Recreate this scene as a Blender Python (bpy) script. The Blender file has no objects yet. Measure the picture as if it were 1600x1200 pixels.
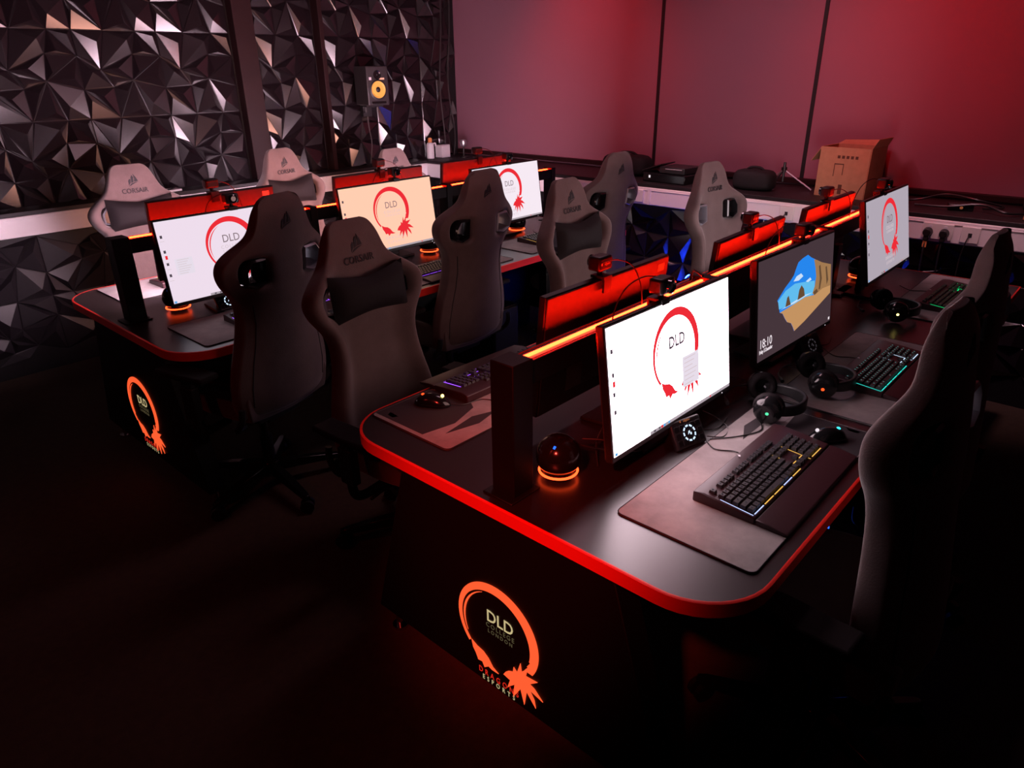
import bpy, bmesh, math, random
from mathutils import Matrix, Vector
from mathutils.geometry import tessellate_polygon
random.seed(7)
PI = math.pi
SC = bpy.context.scene
C = SC.collection

# ================================================================ camera, world, exposure
cd = bpy.data.cameras.new('camera')
cam = bpy.data.objects.new('camera', cd)
C.objects.link(cam)
M3 = Matrix(((0.669611, 0.310278, -0.674795), (-0.742631, 0.266342, -0.61446), (-0.010927, 0.912573, 0.408768)))
cam.matrix_world = Matrix.Translation((0, 0, 1.72)) @ M3.to_4x4()
cd.sensor_width = 36
cd.lens = 24.76
cd.clip_start = 0.02
SC.camera = cam
W_ = bpy.data.worlds.new('world')
SC.world = W_
W_.use_nodes = True
W_.node_tree.nodes['Background'].inputs[0].default_value = (0.02, 0.01, 0.012, 1)
W_.node_tree.nodes['Background'].inputs[1].default_value = 0.3
SC.view_settings.view_transform = 'Standard'
SC.view_settings.look = 'None'
SC.view_settings.exposure = 0.0
SC.view_settings.gamma = 1.0
SC.view_settings.use_curve_mapping = False

# levels of what gives off light
SCREEN_NEAR = 9.0        # the white screens on the sides we see
SCREEN_FAR = 46.0         # the screens whose backs we see
STRIP = 120.0

# ================================================================ materials
def mat(name, col, rough=0.5, metal=0.0, spec=0.5, bump=None, noise=None, sheen=0, coat=0):
    m = bpy.data.materials.new(name)
    m.use_nodes = True
    nt = m.node_tree
    b = nt.nodes['Principled BSDF']
    b.inputs['Base Color'].default_value = (*col, 1)
    b.inputs['Roughness'].default_value = rough
    b.inputs['Metallic'].default_value = metal
    b.inputs['Specular IOR Level'].default_value = spec
    if sheen:
        b.inputs['Sheen Weight'].default_value = sheen
        b.inputs['Sheen Roughness'].default_value = 0.4
    if coat:
        b.inputs['Coat Weight'].default_value = coat
    tc = None
    if bump or noise:
        tc = nt.nodes.new('ShaderNodeTexCoord')
    if bump:
        sc_, st, dist = bump
        n = nt.nodes.new('ShaderNodeTexNoise')
        n.inputs['Scale'].default_value = sc_
        n.inputs['Detail'].default_value = 4
        bp = nt.nodes.new('ShaderNodeBump')
        bp.inputs['Strength'].default_value = st
        bp.inputs['Distance'].default_value = dist
        nt.links.new(tc.outputs['Object'], n.inputs['Vector'])
        nt.links.new(n.outputs['Fac'], bp.inputs['Height'])
        nt.links.new(bp.outputs['Normal'], b.inputs['Normal'])
    if noise:
        sc_, col2, lo, hi = noise
        n = nt.nodes.new('ShaderNodeTexNoise')
        n.inputs['Scale'].default_value = sc_
        n.inputs['Detail'].default_value = 6
        n.inputs['Roughness'].default_value = 0.65
        r = nt.nodes.new('ShaderNodeValToRGB')
        r.color_ramp.elements[0].position = lo
        r.color_ramp.elements[1].position = hi
        r.color_ramp.elements[0].color = (*col, 1)
        r.color_ramp.elements[1].color = (*col2, 1)
        nt.links.new(tc.outputs['Object'], n.inputs['Vector'])
        nt.links.new(n.outputs['Fac'], r.inputs['Fac'])
        nt.links.new(r.outputs['Color'], b.inputs['Base Color'])
    return m

def glow(name, col, strength):
    m = bpy.data.materials.new(name)
    m.use_nodes = True
    nt = m.node_tree
    nt.nodes.clear()
    e = nt.nodes.new('ShaderNodeEmission')
    e.inputs[0].default_value = (*col, 1)
    e.inputs[1].default_value = strength
    o = nt.nodes.new('ShaderNodeOutputMaterial')
    nt.links.new(e.outputs[0], o.inputs[0])
    return m

K = {}
K['fabric'] = mat('chair fabric', (0.092, 0.060, 0.058), 0.95, bump=(260, 0.35, 0.002), noise=(9, (0.132, 0.088, 0.084), 0.3, 0.75), sheen=0.35)
K['piping'] = mat('chair piping', (0.02, 0.018, 0.02), 0.7)
K['pillow'] = mat('pillow leatherette', (0.009, 0.006, 0.007), 0.75, spec=0.2, bump=(60, 0.2, 0.004))
K['plastic'] = mat('black plastic', (0.012, 0.012, 0.013), 0.42, bump=(400, 0.1, 0.001))
K['gloss'] = mat('gloss black plastic', (0.008, 0.008, 0.009), 0.15)
K['silver'] = mat('silver trim', (0.55, 0.55, 0.6), 0.3, 0.9)
K['trim'] = mat('dull silver trim', (0.30, 0.30, 0.34), 0.35, 0.5)
K['chrome'] = mat('chrome', (0.7, 0.7, 0.72), 0.12, 1.0)
K['print'] = mat('dark print', (0.012, 0.01, 0.013), 0.8)
K['laminate'] = mat('black laminate', (0.013, 0.009, 0.010), 0.33, spec=0.9, bump=(500, 0.06, 0.0005))
K['edging'] = mat('red edging', (0.88, 0.022, 0.012), 0.4)
K['channel'] = mat('pale light channel', (0.55, 0.5, 0.5), 0.5)
K['panel'] = mat('black panel', (0.004, 0.004, 0.005), 0.5, spec=0.3)
K['mat'] = mat('desk mat cloth', (0.21, 0.185, 0.185), 0.75, bump=(700, 0.2, 0.001), noise=(7, (0.36, 0.31, 0.30), 0.35, 0.7))
K['matprint'] = mat('mat dark print', (0.022, 0.016, 0.019), 0.8)
K['matlight'] = mat('mat light print', (0.3, 0.25, 0.26), 0.8)
K['back'] = mat('monitor back plastic', (0.045, 0.04, 0.04), 0.5)
K['key'] = mat('keycap', (0.03, 0.028, 0.03), 0.45)
K['kcase'] = mat('keyboard case', (0.030, 0.008, 0.011), 0.42)
K['cable'] = mat('black cable', (0.02, 0.018, 0.018), 0.4)
K['trunk'] = mat('white trunking', (0.86, 0.80, 0.80), 0.4)
K['socket'] = mat('white socket plate', (0.8, 0.76, 0.72), 0.35)
K['ledge'] = mat('dark ledge top', (0.012, 0.008, 0.009), 0.55, bump=(40, 0.1, 0.002))
K['facet'] = mat('faceted black panel', (0.010, 0.006, 0.008), 0.22, spec=1.0)
K['facet_shaded'] = mat('shaded faceted panel', (0.014, 0.011, 0.014), 0.45)  # duller copy of the facet panel, standing in for shade under the ledge
K['pilaster'] = mat('dark timber strip', (0.018, 0.007, 0.008), 0.5, spec=0.15, noise=(3, (0.026, 0.010, 0.011), 0.3, 0.7))
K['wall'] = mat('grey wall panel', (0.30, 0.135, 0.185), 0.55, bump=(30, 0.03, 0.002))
K['seam'] = mat('black seam', (0.006, 0.005, 0.006), 0.6)
K['floor'] = mat('dark carpet', (0.040, 0.024, 0.014), 0.95, bump=(300, 0.5, 0.004), noise=(30, (0.060, 0.036, 0.020), 0.3, 0.7))
K['ceiling'] = mat('dark ceiling', (0.05, 0.045, 0.05), 0.9)
K['darkwall'] = mat('dark painted wall', (0.05, 0.04, 0.045), 0.8)
K['card'] = mat('cardboard', (0.42, 0.25, 0.13), 0.85, noise=(25, (0.5, 0.3, 0.16), 0.3, 0.7))
K['cardprint'] = mat('box print', (0.1, 0.05, 0.03), 0.9)
K['cone'] = mat('yellow speaker cone', (0.9, 0.52, 0.09), 0.5)
K['spk'] = mat('speaker cabinet', (0.03, 0.025, 0.028), 0.45)
K['white'] = mat('white plastic', (0.75, 0.72, 0.75), 0.5)
K['bag'] = mat('black nylon', (0.004, 0.0035, 0.004), 0.8, bump=(40, 0.4, 0.01))
K['label'] = mat('paper label', (0.85, 0.55, 0.35), 0.6)
K['orange'] = mat('orange plastic', (0.8, 0.3, 0.1), 0.5)
K['lens'] = mat('glass lens', (0.01, 0.01, 0.015), 0.05, coat=1)
K['amber'] = mat('gold print', (0.7, 0.45, 0.15), 0.5)
K['red_tag'] = mat('red tab', (0.5, 0.02, 0.02), 0.6)
G = {}
G['strip'] = glow('red light strip', (1.0, 0.0068, 0.0013), STRIP)
G['logo'] = glow('lit orange logo', (1.0, 0.10, 0.028), 1.15)
G['logo_red'] = glow('lit red lettering', (0.75, 0.02, 0.01), 1.0)
G['logo_pale'] = glow('lit pale lettering', (0.75, 0.6, 0.3), 0.75)
G['logo_dim'] = glow('dim pale lettering', (0.75, 0.6, 0.3), 0.12)
G['ring'] = glow('orange red ring light', (1.0, 0.06, 0.012), 5.0)
G['blue'] = glow('blue indicator', (0.02, 0.12, 1.0), 2.0)
G['bluefan'] = glow('blue case light', (0.015, 0.10, 1.0), 3.0)
G['icewhite'] = glow('ice white key light', (0.62, 0.78, 1.0), 1.3)
G['kwhite'] = glow('white blue key light', (0.50, 0.58, 1.0), 1.3)
G['kyellow'] = glow('yellow key light', (1.0, 0.55, 0.12), 0.95)
G['kcyan'] = glow('cyan key light', (0.03, 0.75, 0.62), 1.2)
G['kgreen'] = glow('green key light', (0.0, 0.75, 0.20), 1.6)
G['kpurple'] = glow('purple key light', (0.33, 0.08, 1.0), 1.8)
G['klime'] = glow('lime key light', (0.75, 0.75, 0.05), 1.0)
G['dimicons'] = glow('dim key icons', (0.3, 0.25, 0.3), 0.12)
G['cyan'] = glow('cyan wheel light', (0.03, 0.85, 1.0), 3.0)
G['green'] = glow('green cup light', (0.1, 0.8, 0.4), 1.2)
G['reddot'] = glow('red indicator', (1.0, 0.06, 0.01), 2.5)
G['yellowdot'] = glow('yellow indicator', (1.0, 0.8, 0.2), 4.0)
def sc_mat(k, col, s):
    G[k] = glow('screen ' + k, col, s)
sc_mat('near', (1.0, 0.74, 0.82), SCREEN_NEAR)
sc_mat('lilac', (0.88, 0.74, 0.86), 0.98)
sc_mat('peach', (1.0, 0.56, 0.40), 1.1)
sc_mat('pale', (0.93, 0.82, 0.90), 1.0)
sc_mat('grey', (0.46, 0.40, 0.47), 0.95)
sc_mat('dark', (0.075, 0.045, 0.055), 0.8)
sc_mat('wallward', (1.0, 0.68, 0.82), SCREEN_FAR)
sc_mat('wallpeach', (1.0, 0.42, 0.30), SCREEN_FAR * 0.5)
sc_mat('facing', (1.0, 0.55, 0.52), 3.0)
sc_mat('facingwhite', (1.0, 0.80, 0.86), 10.0)
G['s_red'] = glow('screen red', (1.0, 0.03, 0.045), 0.85)
G['s_red2'] = glow('screen pale red', (0.95, 0.45, 0.45), 1.0)
G['s_text'] = glow('screen grey text', (0.22, 0.16, 0.18), 1.0)
G['s_text2'] = glow('screen faint text', (0.68, 0.56, 0.60), 1.0)
G['s_bar'] = glow('screen task bar', (0.42, 0.36, 0.40), 1.0)
G['s_menu'] = glow('screen menu', (0.80, 0.72, 0.82), 1.0)
G['s_ink'] = glow('screen ink', (0.08, 0.06, 0.08), 1.0)
G['s_blue'] = glow('screen blue icon', (0.1, 0.4, 0.8), 1.0)
G['s_sky'] = glow('screen sky', (0.02, 0.24, 0.85), 1.0)
G['s_sky2'] = glow('screen low sky', (0.12, 0.50, 0.85), 1.0)
G['s_cloud'] = glow('screen cloud', (0.6, 0.75, 0.95), 1.0)
G['s_rock'] = glow('screen rock', (0.36, 0.19, 0.08), 1.0)
G['s_rock2'] = glow('screen dark rock', (0.13, 0.07, 0.035), 1.0)
G['s_sand'] = glow('screen sand', (0.55, 0.29, 0.12), 1.0)
G['s_white'] = glow('screen white text', (0.9, 0.8, 0.85), 1.0)

# ================================================================ mesh helpers
def box(bm, a, b):
    x0, y0, z0 = a; x1, y1, z1 = b
    v = [bm.verts.new(p) for p in ((x0,y0,z0),(x1,y0,z0),(x1,y1,z0),(x0,y1,z0),(x0,y0,z1),(x1,y0,z1),(x1,y1,z1),(x0,y1,z1))]
    for f in ((0,3,2,1),(4,5,6,7),(0,1,5,4),(1,2,6,5),(2,3,7,6),(3,0,4,7)):
        bm.faces.new([v[i] for i in f])
def ring_pts(c, ax, r, seg, ph=0):
    ax = Vector(ax).normalized()
    t = Vector((0,0,1)) if abs(ax.z) < 0.9 else Vector((1,0,0))
    u = ax.cross(t).normalized(); w = ax.cross(u)
    return [Vector(c) + r*(math.cos(ph+2*PI*i/seg)*u + math.sin(ph+2*PI*i/seg)*w) for i in range(seg)]
def skin(bm, rings, caps=True, closed=False):
    vs = [[bm.verts.new(p) for p in r] for r in rings]
    n = len(vs[0])
    m = len(vs)
    for i in range(m if closed else m-1):
        A, B = vs[i], vs[(i+1) % m]
        for j in range(n):
            bm.faces.new((A[j], A[(j+1)%n], B[(j+1)%n], B[j]))
    if caps and not closed:
        bm.faces.new(list(reversed(vs[0]))); bm.faces.new(vs[-1])
def cyl(bm, p0, p1, r0, r1=None, seg=20):
    p0 = Vector(p0); p1 = Vector(p1)
    ax = p1-p0
    skin(bm, [ring_pts(p0, ax, r0, seg), ring_pts(p1, ax, r0 if r1 is None else r1, seg)])
def lathe(bm, prof, seg=32, c=(0,0,0), ax='z'):
    rings = []
    for r, h in prof:
        pts = []
        for i in range(seg):
            a = 2*PI*i/seg
            if ax == 'z': p = (c[0]+r*math.cos(a), c[1]+r*math.sin(a), c[2]+h)
            elif ax == 'y': p = (c[0]+r*math.cos(a), c[1]+h, c[2]+r*math.sin(a))
            else: p = (c[0]+h, c[1]+r*math.cos(a), c[2]+r*math.sin(a))
            pts.append(p)
        rings.append(pts)
    skin(bm, rings)
def tube(bm, pts, r, seg=8, closed=False):
    pts = [Vector(p) for p in pts]
    n = len(pts)
    rings = []
    prev = None
    for i, p in enumerate(pts):
        if closed: t = (pts[(i+1)%n]-pts[i-1]).normalized()
        else: t = (pts[min(i+1,n-1)]-pts[max(i-1,0)]).normalized()
        if prev is None:
            u = t.cross(Vector((0,0,1)) if abs(t.z) < 0.9 else Vector((1,0,0))).normalized()
        else:
            u = (prev - t*prev.dot(t)).normalized()
        prev = u
        w = t.cross(u)
        rr = r[i] if isinstance(r, (list, tuple)) else r
        rings.append([p + rr*(math.cos(2*PI*k/seg)*u + math.sin(2*PI*k/seg)*w) for k in range(seg)])
    skin(bm, rings, closed=closed)
def smooth_path(pts, n=8):
    pts = [Vector(p) for p in pts]
    out = []
    P = [pts[0]] + pts + [pts[-1]]
    for i in range(1, len(P)-2):
        for k in range(n):
            t = k/n
            a, b, c, d = P[i-1], P[i], P[i+1], P[i+2]
            out.append(0.5*((2*b)+(c-a)*t+(2*a-5*b+4*c-d)*t*t+(3*b-a-3*c+d)*t**3))
    out.append(pts[-1])
    return out
def prism(bm, pts, f0, f1):
    """extrude 2-D polygon between two mappings to 3-D"""
    a = [bm.verts.new(f0(*p)) for p in pts]
    b = [bm.verts.new(f1(*p)) for p in pts]
    n = len(pts)
    for i in range(n):
        bm.faces.new((a[i], a[(i+1)%n], b[(i+1)%n], b[i]))
    if n <= 4:
        bm.faces.new(list(reversed(a))); bm.faces.new(b)
    else:
        for i, j, k in tessellate_polygon([[Vector((p[0], p[1], 0)) for p in pts]]):
            bm.faces.new((a[i], a[k], a[j])); bm.faces.new((b[i], b[j], b[k]))
def flat(bm, pts, y=0.0, t=0.0006):
    prism(bm, pts, lambda u, v: (u, y-t, v), lambda u, v: (u, y, v))
def make(name, bm, m, parent=None, loc=(0,0,0), rot=(0,0,0), mx=None, bevel=0, seg=2, sub=0, smooth=False, angle=0.6):
    me = bpy.data.meshes.new(name)
    bmesh.ops.recalc_face_normals(bm, faces=bm.faces[:])
    bm.to_mesh(me); bm.free()
    me.materials.append(m)
    o = bpy.data.objects.new(name, me)
    C.objects.link(o)
    if parent: o.parent = parent
    if mx is not None: o.matrix_local = mx
    else:
        o.location = loc; o.rotation_euler = rot
    if bevel:
        b = o.modifiers.new('bevel', 'BEVEL'); b.width = bevel; b.segments = seg; b.limit_method = 'ANGLE'; b.angle_limit = angle
        b.harden_normals = False
    if sub:
        s = o.modifiers.new('sub', 'SUBSURF'); s.levels = sub; s.render_levels = sub
    if smooth or sub or bevel:
        for p in me.polygons: p.use_smooth = True
    if (smooth and not sub) or bevel:
        try: me.set_sharp_from_angle(angle=0.7)
        except Exception: pass
    return o
def bmn(): return bmesh.new()
def thing(name, label, cat, loc=(0,0,0), rz=0, group=None):
    o = bpy.data.objects.new(name, None); C.objects.link(o)
    o.empty_display_size = 0.05
    o.location = loc; o.rotation_euler = (0,0,rz)
    return tag(o, label, cat, group)
def tag(o, label, cat, group=None, kind=None):
    if label: o['label'] = label
    if cat: o['category'] = cat
    if group: o['group'] = group
    if kind: o['kind'] = kind
    return o
def struct(o, label=None):
    o['kind'] = 'structure'
    if label: o['label'] = label
    return o
_tc = {}
def text_bm(s, size, cx=0, cy=0, align='CENTER', y=0.0, squash=1.0, spacing=1.0, bold=0.0, t=0.0004):
    """text as a mesh in the local XZ plane, facing -Y"""
    cu = bpy.data.curves.new('text', 'FONT')
    cu.body = s; cu.size = size; cu.align_x = align; cu.align_y = 'CENTER'
    cu.space_character = spacing; cu.offset = bold; cu.extrude = t/2; cu.resolution_u = 3
    o = bpy.data.objects.new('text', cu); C.objects.link(o)
    dg = bpy.context.evaluated_depsgraph_get()
    me = bpy.data.meshes.new_from_object(o.evaluated_get(dg))
    bpy.data.objects.remove(o); bpy.data.curves.remove(cu)
    bm = bmesh.new(); bm.from_mesh(me); bpy.data.meshes.remove(me)
    for v in bm.verts:
        x, yy, z = v.co
        v.co = (cx + x*squash, y - t/2 + z, cy + yy)
    return bm
def merge(bm, other):
    me = bpy.data.meshes.new('tmp'); other.to_mesh(me); other.free(); bm.from_mesh(me); bpy.data.meshes.remove(me)

# ================================================================ the emblems
def sails(bm, s, cx, cy, y=0.0, t=0.001):
    """three leaning sails"""
    for pts in (((-.62,-.62),(-.58,.05),(-.40,.30),(-.22,.22),(-.30,-.22)),
                ((-.22,-.30),(-.16,.45),(.04,.80),(.20,.50),(.10,-.16)),
                ((.18,-.14),(.30,.30),(.22,.98),(.52,.50),(.74,-.06),(.45,-.12)),
                ((-.62,-.72),(-.25,-.36),(.20,-.22),(.80,-.14),(.20,-.36),(-.30,-.60))):
        flat(bm, [(cx+p[0]*s, cy+p[1]*s) for p in pts], y, t)
def dragon_ring(bm, s, cx, cy, y=0.0, t=0.0008, head=True):
    pts = []
    n = 56
    a0, a1 = math.radians(-30), math.radians(222)
    for i in range(n+1):
        a = a0+(a1-a0)*i/n
        pts.append((1.08*math.cos(a), .05+1.08*math.sin(a)))
    for i in range(n, -1, -1):
        a = a0+(a1-a0)*i/n
        k = min(1, (i+2)/5)
        r = .93
        x, z = -.06+r*math.cos(a), r*math.sin(a)
        if i < 4:
            x += (0.04 if i % 2 else -0.02); z += (0.05 if i % 2 else -0.02)
        pts.append((x, z))
    flat(bm, [(cx+p[0]*s, cy+p[1]*s) for p in pts], y, t)
    arc = []
    for i in range(17):
        a = math.radians(112+i*6); arc.append((-.05+.885*math.cos(a), .0+.885*math.sin(a)))
    for i in range(16, -1, -1):
        a = math.radians(112+i*6); arc.append((-.05+(.885-.045*math.sin(PI*i/16))*math.cos(a), .0+(.885-.045*math.sin(PI*i/16))*math.sin(a)))
    flat(bm, [(cx+p[0]*s, cy+p[1]*s) for p in arc[:17]+arc[17:]], y, t)
    leaf = [(-.74,-.62),(-.58,-.70),(-.40,-.74),(-.26,-.84),(-.14,-1.0),(.02,-1.08),(-.16,-1.09),(-.26,-1.06),(-.38,-1.16),(-.44,-1.04),(-.56,-1.06),(-.62,-.92),(-.70,-.80)]
    flat(bm, [(cx+p[0]*s, cy+p[1]*s) for p in leaf], y, t)
    if head:
        hd = [(.16,-.98),(.22,-.88),(.30,-.80),(.42,-.74),(.44,-.60),(.53,-.68),(.62,-.38),(.65,-.58),(.80,-.42),(.76,-.62),(1.06,-.58),(.86,-.76),(.98,-.80),(1.20,-1.00),(.86,-.92),(.98,-1.10),(1.02,-1.30),(.78,-1.02),(.72,-1.42),(.62,-1.06),(.50,-1.28),(.42,-1.42),(.46,-1.06),(.34,-1.18),(.26,-1.28),(.34,-1.02)]
        flat(bm, [(cx+p[0]*s, cy+p[1]*s) for p in hd], y, t)

# ================================================================ room
FX, LY = 4.30, 4.90            # front faces of the white trunking
BX, BY = 4.88, 5.08            # back wall and faceted left wall
def sbox(name, a, b, m, parent=None, bevel=0):
    bm = bmn(); box(bm, a, b)
    return make(name, bm, m, parent, bevel=bevel)
struct(sbox('floor', (-2.2,-2.4,-.05), (4.95,5.15,0), K['floor']))
struct(sbox('ceiling', (-2.2,-2.4,2.9), (4.95,5.15,2.95), K['ceiling']))
struct(sbox('wall_near', (-2.25,-2.4,0), (-2.2,5.15,2.9), K['darkwall']))
struct(sbox('wall_right', (-2.2,-2.45,0), (4.95,-2.4,2.9), K['darkwall']))
wl = struct(sbox('wall_left', (-2.2,BY+.02,0), (4.95,BY+.07,2.9), K['seam']))
wb = struct(sbox('wall_back', (BX,-2.4,0), (BX+.05,BY+.02,2.9), K['wall']))
for y in (1.815, 2.955):
    sbox('panel_joint', (BX-.006, y-.012, 1.0), (BX+.002, y+.012, 2.9), K['seam'], wb)
sbox('wall_rail', (BX-.035, -2.4, 1.0), (BX, BY, 1.035), K['pilaster'], wb, .004)

def facet_sheet(bm, u0, u1, v0, v1, f, T=.5, seed=3, uo=0, vo=0, h=.036):
    """tiles of irregular low pyramids; f(u, v, d) gives the 3-D point"""
    rnd = random.Random(seed)
    n = 3
    jit = {}
    for i in range(n+1):
        for j in range(n+1):
            jit[(i,j)] = (rnd.uniform(-.055,.055) if 0 < i < n else 0, rnd.uniform(-.055,.055) if 0 < j < n else 0)
    for i in range(n+1): jit[(i,n)] = (jit[(i,0)][0], 0)
    for i in range(1,n):
        o = rnd.uniform(-.05,.05); jit[(i,0)] = (o,0); jit[(i,n)] = (o,0)
    for j in range(1,n):
        o = rnd.uniform(-.05,.05); jit[(0,j)] = (0,o); jit[(n,j)] = (0,o)
    cells = []
    for i in range(n):
        for j in range(n):
            q = [((i+a)*T/n+jit[(i+a,j+b)][0], (j+b)*T/n+jit[(i+a,j+b)][1]) for a,b in ((0,0),(1,0),(1,1),(0,1))]
            k = (i*2+j) % 3
            polys = [q] if k == 1 else ([[q[0],q[1],q[2]],[q[0],q[2],q[3]]] if (i+j) % 2 else [[q[0],q[1],q[3]],[q[1],q[2],q[3]]])
            for p in polys:
                w = [rnd.uniform(.5,1.5) for _ in p]
                s = rnd.randrange(len(p)); w[s] += 1.6
                W = sum(w)
                ap = (sum(a*b[0] for a,b in zip(w,p))/W, sum(a*b[1] for a,b in zip(w,p))/W)
                cells.append((p, ap, h*rnd.uniform(.75,1.1)))
    us = int(math.ceil((u1-uo)/T)); u_s = int(math.floor((u0-uo)/T))
    vs = int(math.ceil((v1-vo)/T)); v_s = int(math.floor((v0-vo)/T))
    for a in range(u_s, us):
        for b in range(v_s, vs):
            for p, ap, hh in cells:
                P = [(uo+a*T+x, vo+b*T+z) for x,z in p]
                A = (uo+a*T+ap[0], vo+b*T+ap[1])
                cu = sum(x for x,_ in P)/len(P); cv = sum(z for _,z in P)/len(P)
                if not (u0-.005 < min(x for x,_ in P) and max(x for x,_ in P) < u1+.005):
                    # cells cut by the bay's edge are squeezed inside it
                    if cu < u0 or cu > u1: continue
                    P = [(min(max(x,u0),u1), z) for x,z in P]; A = (min(max(A[0],u0+.004),u1-.004), A[1])
                if cv < v0 or cv > v1: continue
                P = [(x, min(max(z,v0),v1)) for x,z in P]; A = (A[0], min(max(A[1],v0),v1))
                g = .0045
                I = []
                for x,z in P:
                    d = math.hypot(x-cu, z-cv) or 1
                    I.append((x-(x-cu)/d*g*1.6, z-(z-cv)/d*g*1.6))
                vo_ = [bm.verts.new(f(x,z,0)) for x,z in P]
                vi = [bm.verts.new(f(x,z,.004)) for x,z in I]
                va = bm.verts.new(f(A[0],A[1],hh))
                m = len(P)
                for k in range(m):
                    bm.faces.new((vo_[k], vo_[(k+1)%m], vi[(k+1)%m], vi[k]))
                    bm.faces.new((vi[k], vi[(k+1)%m], va))
def left_f(d0): return lambda u, v, d: (u, d0-d, v)
bays = [(-2.15, 2.72), (2.90, 3.41), (3.45, 4.86)]
for k, (a, b) in enumerate(bays):
    bm = bmn(); facet_sheet(bm, a, b, 0.97, 2.88, left_f(BY+.01), uo=.22 if k == 0 else (2.9 if k == 1 else 3.45), vo=.96)
    make('faceted_panel', bm, K['facet'], wl)
struct(sbox('trim_1', (2.735,BY-.06,.96), (2.885,BY+.02,2.9), K['pilaster'], bevel=.004))
struct(sbox('trim_2', (3.412,BY-.07,.96), (3.448,BY+.02,2.9), K['pilaster'], bevel=.003))
# the low boxed-out walls under the ledge, clad in the same panels, the left run in the shaded copy
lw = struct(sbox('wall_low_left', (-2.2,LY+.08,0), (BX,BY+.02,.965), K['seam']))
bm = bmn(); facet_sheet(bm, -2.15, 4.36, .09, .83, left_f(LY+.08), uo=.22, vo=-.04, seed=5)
make('faceted_panel', bm, K['facet_shaded'], lw)
lb = struct(sbox('wall_low_back', (FX+.10,-2.4,0), (BX,LY+.08,.965), K['seam']))
bm = bmn(); facet_sheet(bm, -2.38, 4.93, .09, .83, lambda u,v,d: (FX+.10-d, u, v), uo=.0, vo=-.04, seed=3)
make('faceted_panel', bm, K['facet'], lb)
# trunking and ledge tops
tr_l = struct(sbox('trim_3', (-2.2,LY,.848), (FX+.02,LY+.085,.965), K['trunk'], bevel=.006))
tr_b = struct(sbox('trim_4', (FX,-2.4,.848), (FX+.105,LY+.02,.965), K['trunk'], bevel=.006))
sbox('trunking_lid_edge', (-2.2,LY-.004,.946), (FX,LY,.950), K['trunk'], tr_l)
sbox('trunking_lid_edge', (FX-.004,-2.4,.946), (FX,LY,.950), K['trunk'], tr_b)
for y in (2.02, 2.62, 3.3):
    sbox('trunking_joint', (FX-.005,y-.012,.85), (FX+.004,y+.012,.963), K['trunk'], tr_b, .002)
for x in (1.75, 3.35):
    sbox('trunking_joint', (x-.012,LY-.005,.85), (x+.012,LY+.004,.963), K['trunk'], tr_l, .002)
struct(sbox('trim_5', (-2.2,LY+.004,.966), (BX,BY+.01,.99), K['ledge'], bevel=.003))
struct(sbox('trim_6', (FX+.004,-2.4,.966), (BX,LY+.003,.99), K['ledge'], bevel=.003))

# unseen lights added above the picture: red and pink spots and a long soft lamp
def fill_spot(x, y, power, col, label, aim, cone=75):
    t = thing('added_spot', label, 'added light', (x, y, 2.78), 0, 'added lights above the picture')
    bm = bmn(); lathe(bm, [(.05,.12),(.05,0),(.044,0),(.044,.03),(.001,.03)], 24); make('lamp_housing', bm, K['plastic'], t)
    l = bpy.data.lights.new('lamp', 'SPOT'); l.energy = power; l.color = col; l.spot_size = math.radians(cone); l.spot_blend = 1.0; l.shadow_soft_size = .08
    o = bpy.data.objects.new('lamp', l); C.objects.link(o); o.parent = t; o.location = (0,0,-.01)
    d = Vector(aim)-Vector((x,y,2.77)); o.rotation_euler = d.to_track_quat('-Z','Y').to_euler()
fill_spot(3.7, 3.60, 62, (1,.01,.025), 'added unseen red spot lighting the back wall near the corner', (4.88,3.60,1.70))
fill_spot(3.7, 1.25, 62, (1,.01,.02), 'added unseen red spot lighting the back wall above the cardboard box', (4.88,1.25,1.65))  # both red spots added to make the glow patches on the back wall
fill_spot(-1.2, 1.9, 16, (1,.05,.04), 'added unseen red spot facing the ends of both desks', (1.05,2.2,.6))
fill_spot(-.9, .15, 560, (1,.05,.035), 'added unseen red spot aimed at the end of the right-hand desk', (1.05,1.0,.78), 22)  # these two added to brighten the red edging at the desk ends
fill_spot(3.0, 2.2, 60, (1,.38,.50), 'added unseen pink spot aimed at the middle of the back wall', (4.7,2.2,1.25), 75)
fill_spot(3.5, .55, 75, (1,.52,.62), 'added unseen pink spot aimed at the sockets on the back wall', (4.3,.55,.88), 38)
fill_spot(3.5, 2.35, 75, (1,.52,.62), 'added unseen pink spot aimed at the trunking between the two desks', (4.3,2.35,.88), 38)  # pink spots added to lift the back wall and its trunking
def fill_lamp(x, y, sx, sy, power, col, label):
    t = thing('added_lamp', label, 'added light', (x,y,2.86), 0, 'added lights above the picture')
    bm = bmn(); box(bm,(-sx/2-.02,-sy/2-.02,0),(sx/2+.02,sy/2+.02,.04)); make('lamp_frame', bm, K['plastic'], t)
    l = bpy.data.lights.new('lamp','AREA'); l.shape='RECTANGLE'; l.size=sx; l.size_y=sy; l.energy=power; l.color=col
    o = bpy.data.objects.new('lamp', l); C.objects.link(o); o.parent=t; o.location=(0,0,-.005)
fill_lamp(2.9, 1.9, 1.2, .3, 9, (1,.55,.66), 'added unseen dim pink fill lamp between the two desk rows')  # soft pink fill, added out of view

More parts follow.
